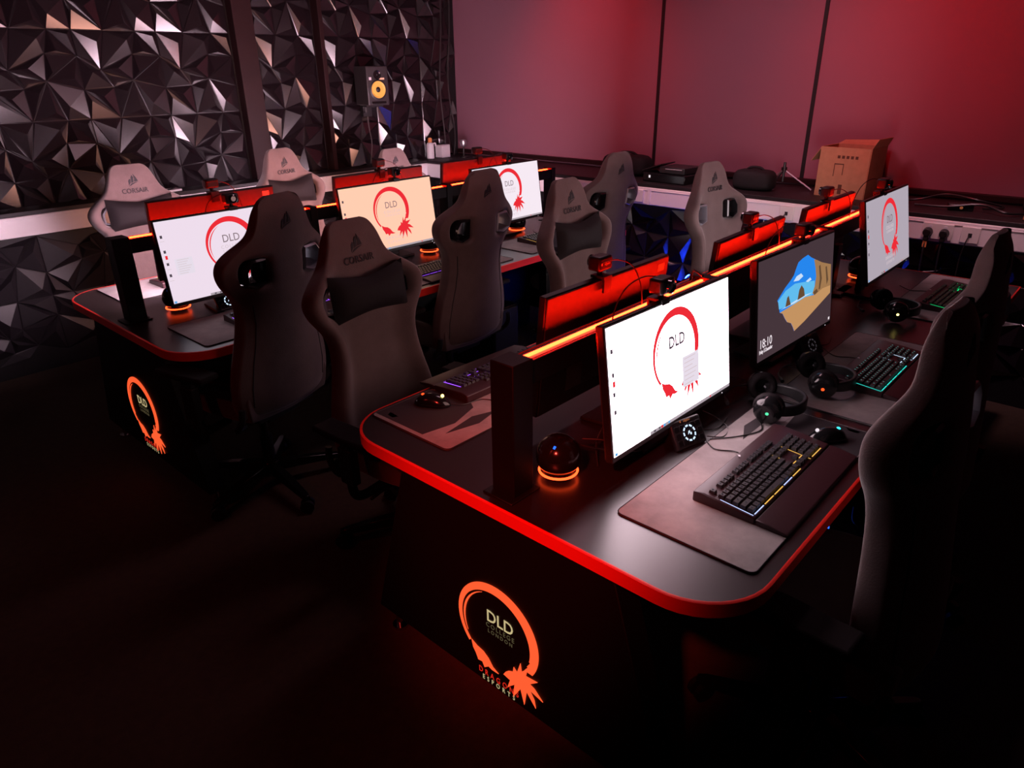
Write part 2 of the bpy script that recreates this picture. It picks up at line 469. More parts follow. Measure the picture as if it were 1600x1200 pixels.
# ================================================================ desks
def rounded_outline(x0, x1, y0, y1, r, n=10):
    """corners rounded at the x0 end only"""
    pts = []
    for (cx, cy, a0) in ((x0+r, y0+r, 180), (x0+r, y1-r, 90)):
        arc = [(cx+r*math.cos(math.radians(a0+90*i/n)), cy+r*math.sin(math.radians(a0+90*i/n))) for i in range(n+1)]
        if a0 == 90: pts = arc + pts
        else: pts = pts + arc
    pts = pts + [(x1, y0), (x1, y1)]
    return pts
def desk(x0, x1, y0, y1, yc, xp, breaks, label, zl):
    t = thing('gaming_desk', label, 'desk', (x0+.5, yc, 0), 0, 'double-sided gaming desks')
    O = Vector((x0+.5, yc, 0))
    def L(p): return Vector(p)-O
    pts = rounded_outline(x0, x1, y0, y1, .17)
    ins = rounded_outline(x0+.003, x1-.003, y0+.003, y1-.003, .167)
    bm = bmn(); prism(bm, ins, lambda a,b: L((a,b,.712)), lambda a,b: L((a,b,.740)))
    make('desktop', bm, K['laminate'], t)
    # edging: a band around the rim
    bm = bmn()
    n = len(pts)
    prof = [(0,.7035),(-.004,.7045),(-.004,.739),(0,.7405),(.004,.7405),(.004,.7035)]
    rings = []
    for i,(x,y) in enumerate(pts):
        a = Vector(pts[i-1]); b = Vector(pts[(i+1)%n]); 
        d1 = (Vector((x,y))-a).normalized(); d2 = (b-Vector((x,y))).normalized()
        tg = (d1+d2).normalized(); nrm = Vector((tg.y,-tg.x))
        ctr = Vector((x0+1,(y0+y1)/2))-Vector((x,y))
        if nrm.dot(ctr) < 0: nrm = -nrm
        rings.append([L((x+nrm.x*o_, y+nrm.y*o_, z)) for o_,z in prof])
    skin(bm, rings, closed=True)
    make('edge_band', bm, K['edging'], t, smooth=True)
    # end pedestal, wider at the foot
    for s, xx in ((0, xp), (1, x1-.12)):
        bm = bmn()
        prism(bm, [(-.54,.10),(.54,.10),(.355,.712),(-.355,.712)], lambda u,v: (xx-O.x, u, v), lambda u,v: (xx+.075-O.x, u, v))
        p = make('end_panel', bm, K['panel'], t, bevel=.003)
        for u in (-.5,.5):
            bm = bmn(); cyl(bm,(xx+.045-O.x,u,0),(xx+.045-O.x,u,.012),.026); cyl(bm,(xx+.045-O.x,u,.01),(xx+.045-O.x,u,.102),.012)
            make('levelling_foot', bm, K['chrome'], t, smooth=True)
        if s == 0:
            mx = Matrix.Translation((xx-O.x-.001, 0, zl)) @ Matrix.Rotation(-PI/2, 4, 'Z')
            S = .137
            bm = bmn(); dragon_ring(bm, S, 0, 0, 0, .002); make('dragon_emblem', bm, G['logo'], p, mx=mx)
            bm = text_bm('DLD', .056, .01, .040, squash=.9, bold=.0004); make('lettering', bm, G['logo_pale'], p, mx=mx)
            bm = text_bm('COLLEGE', .022, .01, .008, squash=.9, spacing=1.35); merge(bm, text_bm('LONDON', .018, .01, -.012, squash=.9, spacing=1.5))
            make('lettering', bm, G['logo_dim'], p, mx=mx)
            bm = text_bm('DRAGONS', .029, .0, -.178, squash=.75, spacing=1.75); make('lettering', bm, G['logo_red'], p, mx=mx)
            bm = text_bm('ESPORTS', .024, .0, -.200, squash=.75, spacing=2.0); make('lettering', bm, G['logo_pale'], p, mx=mx)
    bm = bmn(); box(bm, (xp+.08-O.x,-.02,.25),(x1-.13-O.x,.02,.712)); make('modesty_panel', bm, K['panel'], t)
    # light beam on posts along the middle
    ends = [x0+.085] + list(breaks) + [x1-.06]
    for i, xx in enumerate(ends):
        w = .036 if i == 0 else .02
        bm = bmn(); box(bm, (xx-w-O.x,-.037,.741),(xx+w-O.x,.037,1.10)); box(bm,(xx-.06-O.x,-.05,.7405),(xx+.05-O.x,.05,.746))
        make('post', bm, K['panel'], t, bevel=.003)
    for a, b in zip(ends[:-1], ends[1:]):
        a2, b2 = a+(.037 if a == ends[0] else .021), b-.021
        bm = bmn(); box(bm,(a2-O.x,-.03,1.03),(b2-O.x,.03,1.087)); box(bm,(a2-O.x,-.030,1.087),(b2-O.x,-.026,1.090)); box(bm,(a2-O.x,.026,1.087),(b2-O.x,.030,1.090))
        be = make('beam', bm, K['panel'], t)
        bm = bmn(); box(bm,(a2+.001-O.x,-.015,1.0872),(b2-.001-O.x,.015,1.0880)); make('light_channel', bm, K['channel'], be)
        bm = bmn(); box(bm,(a2+.004-O.x,-.0042,1.0882),(b2-.004-O.x,.0042,1.0930)); make('light_strip', bm, G['strip'], be)
    return t
desk(1.045, 4.05, .388, 1.665, 1.03, 1.06, (2.072, 3.075), 'right-hand gaming desk with bright red edging and a large lit dragon emblem at its end', .315)
desk(.975, 3.95, 2.567, 3.83, 3.17, 1.0, (1.985, 2.915), 'left-hand gaming desk with red edging, farther back beside the faceted wall', .33)

# ================================================================ monitors
SW, SH = .597, .336
def monitor(x, y, z, yaw, tilt, look, label, name='monitor', group=None, sticker=False):
    rz = yaw
    t = thing(name, label, 'monitor', (x + .13*-math.sin(rz), y + .13*math.cos(rz), .7405), rz, group)
    P = Matrix.Translation((0, -.13, z-.7405)) @ Matrix.Rotation(-tilt, 4, 'X')
    bm = bmn(); box(bm, (-SW/2-.008, .0, -.016), (SW/2+.008, .022, SH+.008))
    cas = make('casing', bm, K['plastic'], t, mx=P, bevel=.003)
    bm = bmn()
    box(bm, (-SW/2-.005, .022, -.012), (SW/2+.005, .027, SH+.005))
    prism(bm, [(-.19,.03),(.19,.03),(.19,.22),(-.19,.22)], lambda u,v: (u,.027,v), lambda u,v: (u*.8,.055,.125+(v-.125)*.75))
    make('back_shell', bm, K['back'], cas, bevel=.004)
    if sticker:
        bm = bmn(); box(bm, (-SW/2+.02,.0272,SH-.035),(-SW/2+.055,.0277,SH-.012)); make('sticker', bm, K['label'], cas)
    bm = bmn(); box(bm, (-.03,-.035,.0),(.03,-.005,.22)); 
    make('stand_neck', bm, K['plastic'], t, bevel=.004)
    bm = bmn(); prism(bm, [(-.11,-.10),(.11,-.10),(.09,.06),(-.09,.06)], lambda u,v:(u,v,0), lambda u,v:(u,v,.012)); make('stand_foot', bm, K['plastic'], t, bevel=.003)
    main = {'near':'near','lilac':'lilac','peach':'peach','pale':'pale','grey':'grey','lock':'dark','wallward':'wallward','wallpeach':'wallpeach','facing':'facing','facingwhite':'facingwhite'}[look]
    bm = bmn(); box(bm, (-SW/2, -.0012, 0), (SW/2, -.0002, SH))
    s = make('screen', bm, G[main], t, mx=P)
    def U(u, v): return ((u-.5)*SW, v*SH)
    def rect(bm, u0, v0, u1, v1, y=-.0014):
        a = U(u0,v0); b = U(u1,v1); flat(bm, [(a[0],a[1]),(b[0],a[1]),(b[0],b[1]),(a[0],b[1])], y, .0003)
    if look in ('near','lilac','peach','pale','grey'):
        c = U(.513, .575)
        bm = bmn(); dragon_ring(bm, .108, c[0], c[1], -.0014, .0003); make('desktop_emblem', bm, G['s_red'], s)
        bm = text_bm('DLD', .046, c[0]+.002, c[1]+.030, y=-.0014, squash=.9, bold=.0012 if look == 'near' else 0); make('desktop_lettering', bm, G['s_ink'] if look == 'near' else G['s_text'], s)
        bm = text_bm('COLLEGE', .021, c[0]+.002, c[1]-.004, y=-.0014, spacing=1.3); merge(bm, text_bm('LONDON', .016, c[0]+.002, c[1]-.022, y=-.0014, spacing=1.6))
        make('desktop_lettering', bm, G['s_text2'], s)
        bm = text_bm('DRAGONS', .020, c[0], c[1]-.137, y=-.0014, spacing=1.6); merge(bm, text_bm('ESPORTS', .018, c[0], c[1]-.160, y=-.0014, spacing=1.7))
        make('desktop_lettering', bm, G['s_red2'] if look == 'near' else G['s_text2'], s)
        bm = bmn(); rect(bm, .27, .0, 1.0, .028); make('task_bar', bm, G['s_bar'], s)
        for v in (.80, .62, .47, .33):
            bm = bmn(); rect(bm, .018, v, .034, v+.035); make('desktop_icon', bm, G['s_ink'], s)
        for v in (.76, .58, .50, .42, .28):
            bm = bmn(); rect(bm, .012, v, .042, v+.005); make('icon_caption', bm, G['s_text2'], s)
        for q, m_ in (((.02,.545,.036,.59),'s_red'), ((.30,.006,.315,.022),'s_ink'), ((.34,.006,.352,.022),'s_ink'), ((.36,.004,.375,.024),'s_red'), ((.80,.006,.81,.022),'s_red'), ((.005,.004,.022,.03),'s_blue'), ((.38,.004,.395,.024),'s_blue'), ((.42,.004,.432,.024),'s_blue')):
            bm = bmn(); rect(bm, *q, y=-.0018); make('desktop_icon', bm, G[m_], s)
        if look in ('near','lilac'):
            r = (.555,.235,.70,.50) if look == 'near' else (.075,.33,.20,.53)
            bm = bmn(); rect(bm, *r, y=-.0024); mm = make('pop_up_menu', bm, G['s_menu'], s)
            bm = bmn()
            for k in range(7):
                v = r[1]+(r[3]-r[1])*(k+.5)/7.2; rect(bm, r[0]+.015, v, r[0]+.015+(r[2]-r[0])*(.5+.09*(k%4)), v+.006, -.0028)
            make('menu_lines', bm, G['s_text2'], s)
    if look == 'lock':
        def poly(bm, pts, y): flat(bm, [U(*p) for p in pts], y, .0003)
        out = [(.228,.538),(.29,.60),(.322,.633),(.40,.69),(.435,.724),(.46,.78),(.49,.838),(.55,.862),(.619,.875),(.67,.83),(.745,.78),(.82,.73),(.963,.66),(.974,.333),(.80,.255),(.60,.165),(.46,.118),(.44,.17),(.413,.224),(.36,.26),(.33,.31),(.298,.376),(.262,.40),(.246,.498)]
        bm = bmn(); poly(bm, out, -.0014); make('lock_picture', bm, G['s_sky'], s)
        bm = bmn(); poly(bm, [(.236,.53),(.33,.60),(.45,.63),(.58,.60),(.73,.56),(.73,.42),(.55,.40),(.25,.44)], -.0018); make('lock_picture', bm, G['s_sky2'], s)
        bm = bmn(); poly(bm, [(.43,.66),(.47,.70),(.53,.71),(.56,.67),(.50,.645)], -.0021); poly(bm, [(.60,.60),(.66,.62),(.68,.59),(.63,.58)], -.0021)
        poly(bm, [(.27,.425),(.45,.445),(.60,.455),(.70,.44),(.60,.44),(.45,.425)], -.0023); make('lock_picture', bm, G['s_cloud'], s)
        bm = bmn(); poly(bm, [(.262,.40),(.40,.41),(.60,.43),(.74,.40),(.85,.45),(.974,.42),(.974,.333),(.80,.255),(.60,.165),(.46,.118),(.44,.17),(.413,.224),(.36,.26),(.33,.31),(.298,.376)], -.0021); make('lock_picture', bm, G['s_sand'], s)
        bm = bmn(); poly(bm, [(.705,.80),(.745,.78),(.82,.73),(.963,.66),(.974,.42),(.85,.43),(.73,.40),(.70,.43),(.73,.50),(.745,.60),(.73,.70)], -.0026); make('lock_picture', bm, G['s_rock'], s)
        bm = bmn(); poly(bm, [(.33,.43),(.35,.52),(.37,.535),(.385,.48),(.40,.43)], -.0024); poly(bm, [(.49,.44),(.51,.54),(.54,.58),(.575,.53),(.59,.45)], -.0024)
        poly(bm, [(.78,.70),(.80,.71),(.83,.55),(.81,.44),(.79,.44),(.80,.56)], -.0029); poly(bm, [(.88,.66),(.90,.66),(.93,.50),(.91,.45),(.90,.52)], -.0029); poly(bm,[(.71,.44),(.76,.46),(.78,.42),(.73,.40)], -.0029)
        make('lock_picture', bm, G['s_rock2'], s)
        bm = text_bm('18:10', .044, *U(.018,.165), align='LEFT', y=-.0014, squash=.95); merge(bm, text_bm('Friday 15 December', .0185, *U(.018,.09), align='LEFT', y=-.0014, squash=.62, bold=.0003))
        make('clock_lettering', bm, G['s_white'], s)
        bm = bmn(); rect(bm,.965,.02,.985,.05); make('status_icon', bm, G['s_white'], s)
    bm = bmn(); box(bm, (SW/2-.045,-.0006,-.011),(SW/2-.041,.0,-.008)); make('power_light', bm, G['s_white'], cas)
    return t, P
mons = {}
def M_(key, *a, **k):
    mons[key] = monitor(*a, **k)
M_('R1', 1.611,.843,.822,-.023,.135,'near','bright white monitor nearest the camera, with a grey menu open over its dragon emblem')
M_('R2', 2.449,.842,.816,-.039,.123,'lock','dark grey monitor showing a beach arch and the clock 18:10')
M_('R3', 3.477,.833,.869,0,.207,'grey','dim grey-white monitor with a red ring on the right-hand desk by the white socket trunking')
M_('L1', 1.443,2.949,.837,.012,.111,'lilac','lilac-white monitor at the near end of the left-hand desk, half hidden by a chair')
M_('L2', 2.358,2.974,.851,-.008,.133,'peach','peach-coloured monitor in the middle of the left-hand desk')
M_('L3', 3.336,3.02,.843,.004,.142,'pale','white monitor at the far end of the left-hand desk, below the white canister')
M_('RB1', 1.665,1.168,.835,PI+.0,.09,'facing','monitor seen from behind with red-lit back and pale sticker, nearest the camera', sticker=True)
M_('RB2', 2.62,1.175,.812,PI+.03,.09,'facing','red-lit monitor back in front of the pale grey chair with no pillow', sticker=True)
M_('RB3', 3.42,1.168,.815,PI+.0,.09,'facingwhite','red-lit monitor back in front of the cardboard box', sticker=True)
M_('LB1', 1.545,3.31,.868,PI+.0,.08,'wallward','red-lit monitor back rising behind the lilac-white screen', sticker=True)
M_('LB2', 2.515,3.31,.868,PI+.0,.08,'wallpeach','red-lit monitor back rising behind the peach screen')
M_('LB3', 3.29,3.31,.868,PI+.0,.08,'wallward','red-lit monitor back with pale sticker behind the far white screen', sticker=True)

# webcams clipped on the monitors' top edges
def webcam(key, dx, label, lettering=False, turn=0):
    t0, P = mons[key]
    bpy.context.view_layer.update()
    W = t0.matrix_world @ P
    p = W @ Vector((dx, .012, SH+.010))
    t = thing('webcam', label, 'webcam', p, t0.rotation_euler.z+turn, 'webcams on the monitors')
    bm = bmn(); box(bm, (-.031,-.022,.020),(.031,.022,.062)); b = make('camera_body', bm, K['plastic'], t, bevel=.008, seg=3)
    bm = bmn(); lathe(bm, [(.018,0),(.018,-.010),(.015,-.012),(.011,-.007),(.001,-.007)], 24, (0,-.022,.041), 'y'); make('lens', bm, K['lens'], b, smooth=True)
    bm = bmn(); cyl(bm,(0,0,.006),(0,0,.024),.008); box(bm,(-.02,-.018,-.001),(.02,.030,.007)); box(bm,(-.018,.022,-.04),(.018,.030,.0)); box(bm,(-.018,-.018,-.009),(.018,-.0165,.0))
    make('clip', bm, K['plastic'], t, bevel=.0015)
    if lettering:
        bm = text_bm('elgato', .011, .004, .0, y=0); 
        flat(bm, [(-.022+.0035*math.cos(a*PI/4), .0035*math.sin(a*PI/4)) for a in range(8)], 0, .0004)
        make('lettering', bm, K['socket'], b, mx=Matrix.Translation((0,.0222,.041)) @ Matrix.Rotation(PI,4,'Z'))
    bm = bmn(); tube(bm, smooth_path([(0.03,.028,.05),(-.01,.05,.055),(-.06,.07,.03),(-.085,.085,-.03),(-.09,.09,-.10)]), .0018, 6); make('lead', bm, K['cable'], t, smooth=True)
    return t
webcam('RB1', .055, 'webcam with pale lettering on the nearest red-lit monitor back', True)
webcam('RB2', .03, 'webcam on the red-lit monitor back beside the pale grey chair', True)
webcam('RB3', .06, 'webcam on the red-lit monitor back next to the cardboard box')
webcam('R1', -.04, 'dark webcam above the nearest bright white screen')
webcam('R2', .05, 'dark webcam above the screen with the beach arch')
webcam('R3', -.05, 'red-lit webcam behind the top edge of the dim grey-white screen')
webcam('L1', .05, 'black webcam with a glinting lens on top of the lilac-white screen')
webcam('L2', .07, 'black webcam on top of the peach screen')
webcam('L3', .03, 'webcam on the far white screen')
webcam('LB1', 0.0, 'bright red-lit webcam above the monitor back behind the lilac-white screen')
webcam('LB2', .0, 'red-lit webcam above the monitor back behind the peach screen')
webcam('LB3', 0.0, 'red-lit webcam above the farthest monitor back by the white canister')

# ================================================================ gaming chairs
def slab(rows, cols, pos_f, pos_b, hole=lambda i,j: False):
    bm = bmn()
    F = {}; B = {}
    keep = {(i,j) for i in range(len(rows)-1) for j in range(len(cols)-1) if not hole(i,j)}
    used = {(i+a,j+b) for i,j in keep for a in (0,1) for b in (0,1)}
    for i,j in used:
        F[i,j] = bm.verts.new(pos_f(rows[i], cols[j])); B[i,j] = bm.verts.new(pos_b(rows[i], cols[j]))
    for i,j in keep:
        bm.faces.new((F[i,j],F[i,j+1],F[i+1,j+1],F[i+1,j])); bm.faces.new((B[i,j],B[i+1,j],B[i+1,j+1],B[i,j+1]))
        for a,b,di,dj in (((i,j),(i,j+1),-1,0),((i+1,j+1),(i+1,j),1,0),((i+1,j),(i,j),0,-1),((i,j+1),(i+1,j+1),0,1)):
            if (i+di,j+dj) not in keep:
                bm.faces.new((F[a],B[a],B[b],F[b]))
    return bm
HW = [(0,.228),(.05,.246),(.11,.252),(.18,.245),(.25,.226),(.32,.206),(.38,.194),(.44,.191),(.485,.204),(.52,.228),(.55,.252),(.585,.269),(.62,.271),(.65,.252),(.68,.216),(.705,.177),(.73,.149),(.765,.132),(.80,.120),(.838,.105),(.858,.088),(.866,.060)]
def hw(v):
    for (a,x),(b,y) in zip(HW, HW[1:]):
        if a <= v <= b+1e-6: return x+(y-x)*(v-a)/(b-a)
    return HW[-1][1]
def sstep(a, b, x):
    x = min(max((x-a)/(b-a),0),1); return x*x*(3-2*x)
BROWS = [a for a,_ in HW]
BCOLS = [-1,-.97,-.88,-.76,-.60,-.37,-.18,0,.18,.37,.60,.76,.88,.97,1]
def bf(v, s):
    body = 1-sstep(.64,.74,v)
    y = .030 + .014*body + .046*sstep(.55,.88,abs(s))*body*(1-.35*sstep(.93,1.0,abs(s))) - .012*(1-abs(s))*body + .012*math.sin(PI*min(v/.55,1))*(1-sstep(.4,.8,abs(s)))
    y -= .02*sstep(.80,.87,v)
    if abs(s) > .98: y -= .028
    return (hw(v)*s, y, v)
def bb(v, s):
    body = 1-sstep(.64,.74,v)
    y = -.032 - .008*body + .040*abs(s)**2*(.35+body*1.1)
    y += .02*sstep(.80,.87,v)
    return (hw(v)*s, y, v)
def bhole(i, j):
    v = (BROWS[i]+BROWS[i+1])/2; s = abs((BCOLS[j]+BCOLS[j+1])/2)
    return .55 < v < .65 and .37 < s < .76
REC = 7
def make_chair():
    t = bpy.data.objects.new('gaming_chair', None); C.objects.link(t)
    up = []
    T = Matrix.Translation((0,-.185,.395)) @ Matrix.Rotation(math.radians(REC),4,'X')
    back = make('backrest', slab(BROWS, BCOLS, bf, bb, bhole), K['fabric'], t, mx=T, sub=2)
    for sx in (-1,1):
        bm = bmn()
        loop = [(.104,.564),(.148,.551),(.192,.570),(.192,.614),(.166,.646),(.106,.645)]
        pts = []
        for a,b in zip(loop, loop[1:]+loop[:1]):
            for k in range(3): pts.append((a[0]+(b[0]-a[0])*k/3, a[1]+(b[1]-a[1])*k/3))
        rings = []
        c = (.149,.598)
        for (u,v) in pts:
            du, dv = (u-c[0]), (v-c[1])
            rings.append([(sx*(c[0]+du*k), yy, c[1]+dv*k) for k,yy in ((1.14,.050),(1.0,.056),(.90,.046),(.90,-.014),(1.0,-.026),(1.14,-.020))])
        skin(bm, rings, closed=True)
        make('opening_trim', bm, K['trim'] if sx > 0 else K['gloss'], back, smooth=True)
    bm = bmn(); sails(bm, .038, 0, .775, 0, .002)
    # logo plate follows the front face of the headrest
    make('emblem', bm, K['print'], back, mx=Matrix.Translation((0,.0290,0)) @ Matrix.Rotation(PI,4,'Z'))
    bm = text_bm('CORSAIR', .036, 0, .722, y=0, spacing=1.05, squash=.9, t=.002); make('lettering', bm, K['print'], back, mx=Matrix.Translation((0,.0345,0)) @ Matrix.Rotation(PI,4,'Z'))
    bm = bmn(); sails(bm, .036, 0, .770, 0, .003); make('emblem', bm, K['print'], back, mx=Matrix.Translation((0,-.0305,0)))
    for sx in (-1,1):
        bm = bmn(); tube(bm, [(sx*hw(v)*.80*(1 if v<.6 else 1), -.040+.040*.64*1.45, v) for v in [.06,.14,.24,.32,.40,.48]], .0025, 6); make('seam_piping', bm, K['piping'], back, smooth=True)
    # seat
    rows = [-.195,-.185,-.14,-.05,.06,.17,.235,.262]
    cols = [-1,-.96,-.84,-.68,-.5,0,.5,.68,.84,.96,1]
    def sw(y): return .242 - .05*sstep(.05,.27,y) - .02*sstep(.1,.27,-y)
    def sf(y, s):
        z = .455 + .055*sstep(.58,.86,abs(s))*(1-.4*sstep(.1,.26,y)) - .03*sstep(.17,.27,y) + .012*(1-abs(s))
        if abs(s) > .97: z -= .03
        return (sw(y)*s, y, z)
    def sb(y, s): return (sw(y)*s*.93, y*.96, .365+.02*abs(s))
    make('seat', slab(rows, cols, sf, sb), K['fabric'], t, sub=2)
    # mechanism, gas lift
    bm = bmn(); box(bm,(-.09,-.14,.325),(.09,.12,.372)); box(bm,(-.16,-.16,.352),(.16,.16,.372)); tube(bm,[(.09,.02,.34),(.22,.02,.335),(.27,.03,.335)],.007); m1 = make('tilt_mechanism', bm, K['plastic'], t, bevel=.004)
    for sx in (-1,1):
        bm = bmn()
        tube(bm, smooth_path([(sx*.20,-.12,.355),(sx*.262,-.15,.37),(sx*.268,-.19,.42),(sx*.262,-.195,.47)],4), .013, 8)
        make('hinge_bracket', bm, K['plastic'], t, smooth=True)
    # armrests
    for sx in (-1,1):
        bm = bmn()
        tube(bm, smooth_path([(sx*.17,.0,.350),(sx*.27,.0,.345),(sx*.315,.0,.37),(sx*.325,.0,.44)],5), .018, 10)
        box(bm,(sx*.325-.018,-.034,.42),(sx*.325+.018,.034,.56)); box(bm,(sx*.325-.013,-.026,.54),(sx*.325+.013,.026,.605))
        a = make('armrest', bm, K['plastic'], t, bevel=.005)
        bm = bmn(); prism(bm, [(-.045,-.13),(.045,-.13),(.050,.05),(.040,.13),(-.040,.13),(-.050,.05)], lambda u,v:(sx*.325+u,v,.60), lambda u,v:(sx*.325+u,v,.625))
        make('arm_pad', bm, K['pillow'], a, bevel=.01, seg=3)
    bm = bmn(); cyl(bm,(0,0,.20),(0,0,.42),.014); cyl(bm,(0,0,.09),(0,0,.25),.026); cyl(bm,(0,0,.11),(0,0,.135),.034); make('gas_lift', bm, K['plastic'], t, smooth=True)
    # five-star base
    bm = bmn(); cyl(bm,(0,0,.07),(0,0,.125),.045,.040,24)
    for k in range(5):
        a = PI/2+2*PI*k/5+.3; d = Vector((math.cos(a),math.sin(a),0)); n = Vector((-d.y,d.x,0))
        def sec(r, w, z0, z1): 
            p = d*r
            return [p+n*w+Vector((0,0,z0)), p-n*w+Vector((0,0,z0)), p-n*w*.7+Vector((0,0,z1)), p+n*w*.7+Vector((0,0,z1))]
        skin(bm, [sec(.03,.028,.075,.120), sec(.17,.024,.070,.105), sec(.30,.019,.062,.084), sec(.325,.012,.062,.078)])
    make('star_base', bm, K['gloss'], t, bevel=.003)
    for k in range(5):
        a = PI/2+2*PI*k/5+.3; d = Vector((math.cos(a),math.sin(a),0))
        c = d*.312
        e = Vector((math.cos(a*2.3),math.sin(a*2.3),0))
        bm = bmn(); cyl(bm, c+Vector((0,0,.03)), c+Vector((0,0,.068)), .008, seg=10)
        for s in (-1,1):
            p = c+e*s*.016+Vector((0,0,.029)); cyl(bm, p-e*.008, p+e*.008, .029, seg=20)
        make('caster', bm, K['plastic'], t, smooth=True)
    return t
def make_pillow_bm():
    bm = bmn()
    nu, nv = 14, 8
    grid = {}
    for side in (0,1):
        for i in range(nu+1):
            for j in range(nv+1):
                u = -1+2*i/nu; v = -1+2*j/nv
                th = .045*((1-abs(u)**3.2)*(1-abs(v)**2.6))**.5 if abs(u)<1 and abs(v)<1 else 0
                pinch = 1-.20*(1-abs(u)**1.5)
                x = .175*u; z = .088*v*pinch
                if v > 0: z -= .016*(1-abs(u))
                grid[side,i,j] = bm.verts.new((x, .012+(th if side == 0 else -th*.6), z))
    for side in (0,1):
        for i in range(nu):
            for j in range(nv):
                bm.faces.new([grid[side,i+a,j+b] for a,b in ((0,0),(1,0),(1,1),(0,1))])
    bmesh.ops.remove_doubles(bm, verts=bm.verts[:], dist=.0006)
    return bm
UPPER = ('backrest','seat','tilt_mechanism','hinge_bracket','armrest')
chair0 = make_chair()
used = [False]
def copy_tree(o, parent=None):
    c = o.copy(); C.objects.link(c)
    if parent is not None:
        c.parent = parent
    for ch in [x for x in CH.get(o.name, [])]:
        copy_tree(ch, c)
    return c
CH = {}
for o in bpy.data.objects:
    if o.parent: CH.setdefault(o.parent.name, []).append(o)
chair_kids = dict(CH)
PROTO_UP = {o.name: o.location.copy() for o in CH[chair0.name]}
def chair(x, y, facing, dz, label, pillow=False, rec=REC, group='grey fabric gaming chairs'):
    t = copy_tree(chair0)
    t.location = (x,y,0); t.rotation_euler = (0,0,math.radians(facing-90))
    tag(t, label, 'chair', group)
    for o in [c for c in bpy.data.objects if c.parent == t]:
        st = o.name.split('.')[0]
        if st in UPPER: o.location.z += dz
        if st == 'backrest': o.rotation_euler.x = math.radians(rec)
        if st == 'backrest' and pillow:
            p = make('neck_pillow', make_pillow_bm(), K['pillow'], o, mx=Matrix.Translation((0,.052,.605)), smooth=True)
            p['label'] = 'black leatherette neck pillow'
    return t
chair(1.557,4.018,265,.006, 'grey gaming chair with black pillow at the near end of the faceted wall', True, rec=7.4)
chair(2.51,3.934,279,.023, 'brownish gaming chair with black pillow in front of the dark timber strip', True, rec=6.6)
chair(3.44,4.02,270,-.06, 'farthest gaming chair, its headrest left of the white canister', True, rec=7)
chair(1.306,2.67,105,.057, 'dark gaming chair seen from behind, covering part of the lilac-white screen', rec=6)
chair(2.425,2.66,93,.036, 'gaming chair seen from behind between the peach screen and the far white screen', rec=6)
chair(3.575,2.66,86.5,.02, 'dark gaming chair seen from behind against the white trunking of the back wall', rec=6)
chair(1.507,1.867,274,-.02, 'front-facing gaming chair with clearly readable lettering above its black pillow, nearest between the desks', True, rec=6.6)
chair(2.66,1.79,272,.0, 'brown-lit gaming chair with black pillow behind the nearest red-lit monitor back', True, rec=6.4)
chair(3.66,1.60,264,-.01, 'pale grey-lit gaming chair without a pillow, white trunking showing through its opening', rec=6.5)
chair(1.590,.330,88,.030, 'dark gaming chair at the right, closest to the camera, its left edge lit', rec=-6.5)
chair(2.45,.44,88,.02, 'dark gaming chair at the right edge of the picture, behind the closest one', rec=-4)
for n_ in ('gaming_chair',):
    def kill(o):
        for c in [x for x in bpy.data.objects if x.parent == o]: kill(c)
        bpy.data.objects.remove(o)
    kill(chair0)

# ================================================================ things on the desks
DZ = .7405
def rrect(x0, x1, y0, y1, r, n=5):
    pts = []
    for cx, cy, a0 in ((x1-r,y1-r,0),(x0+r,y1-r,90),(x0+r,y0+r,180),(x1-r,y0+r,270)):
        pts += [(cx+r*math.cos(math.radians(a0+90*i/n)), cy+r*math.sin(math.radians(a0+90*i/n))) for i in range(n+1)]
    return pts
def deskmat(x0, x1, y0, y1, label, prints=(), rz=0):
    cx, cy = (x0+x1)/2, (y0+y1)/2
    t = thing('desk_mat', label, 'mouse mat', (cx,cy,DZ+.0003), rz, 'large mats on the desks')
    a, b = (x1-x0)/2, (y1-y0)/2
    bm = bmn(); prism(bm, rrect(-a,a,-b,b,.018), lambda u,v:(u,v,0), lambda u,v:(u,v,.0035)); make('cloth', bm, K['mat'], t)
    bm = bmn()
    tube(bm, [(u,v,.0028) for u,v in rrect(-a,a,-b,b,.018)], .0016, 6, closed=True); make('stitched_edge', bm, K['print'], t, smooth=True)
    for kind, pts in prints:
        bm = bmn(); prism(bm, [(-a+2*a*u, -b+2*b*v) for u,v in pts], lambda u,v:(u,v,.0034), lambda u,v:(u,v,.0041)); make('printed_shape', bm, K[kind], t)
    return t
darkcorner = [('matprint', [(.995,.01),(.60,.01),(.55,.28),(.62,.50),(.78,.62),(.995,.66)]),
              ('matlight', [(.60,.62),(.70,.73),(.85,.74),(.98,.66),(.80,.69),(.70,.66)]),
              ('matprint', [(.66,.80),(.76,.90),(.99,.86),(.99,.80),(.80,.80)]),
              ('matlight', [(.965,.13),(.985,.13),(.985,.24),(.965,.20)])]
deskmat(1.215, 2.03, .425, .775, 'grey marbled desk mat with dark corner print under the nearest keyboard', darkcorner)
deskmat(2.085, 2.89, .425, .765, 'desk mat under the cyan-lit keyboard')
deskmat(3.22, 4.02, .425, .765, 'desk mat under the green-lit keyboard')
pr2 = [('matprint', [(.02,.99),(.30,.99),(.36,.62),(.30,.40),(.16,.30),(.02,.36)]), ('matprint', [(.08,.22),(.22,.14),(.34,.20),(.24,.28)]), ('matlight', [(.035,.80),(.055,.78),(.06,.90),(.04,.88)])]
deskmat(1.155, 1.96, 1.30, 1.645, 'desk mat with dark arc print under the purple-lit keyboard behind the near post', pr2)
deskmat(2.25, 3.05, 1.30, 1.645, 'desk mat on the far side of the right-hand desk, middle seat')
deskmat(1.10, 1.93, 2.61, 2.965, 'pinkish desk mat at the near corner of the left-hand desk')
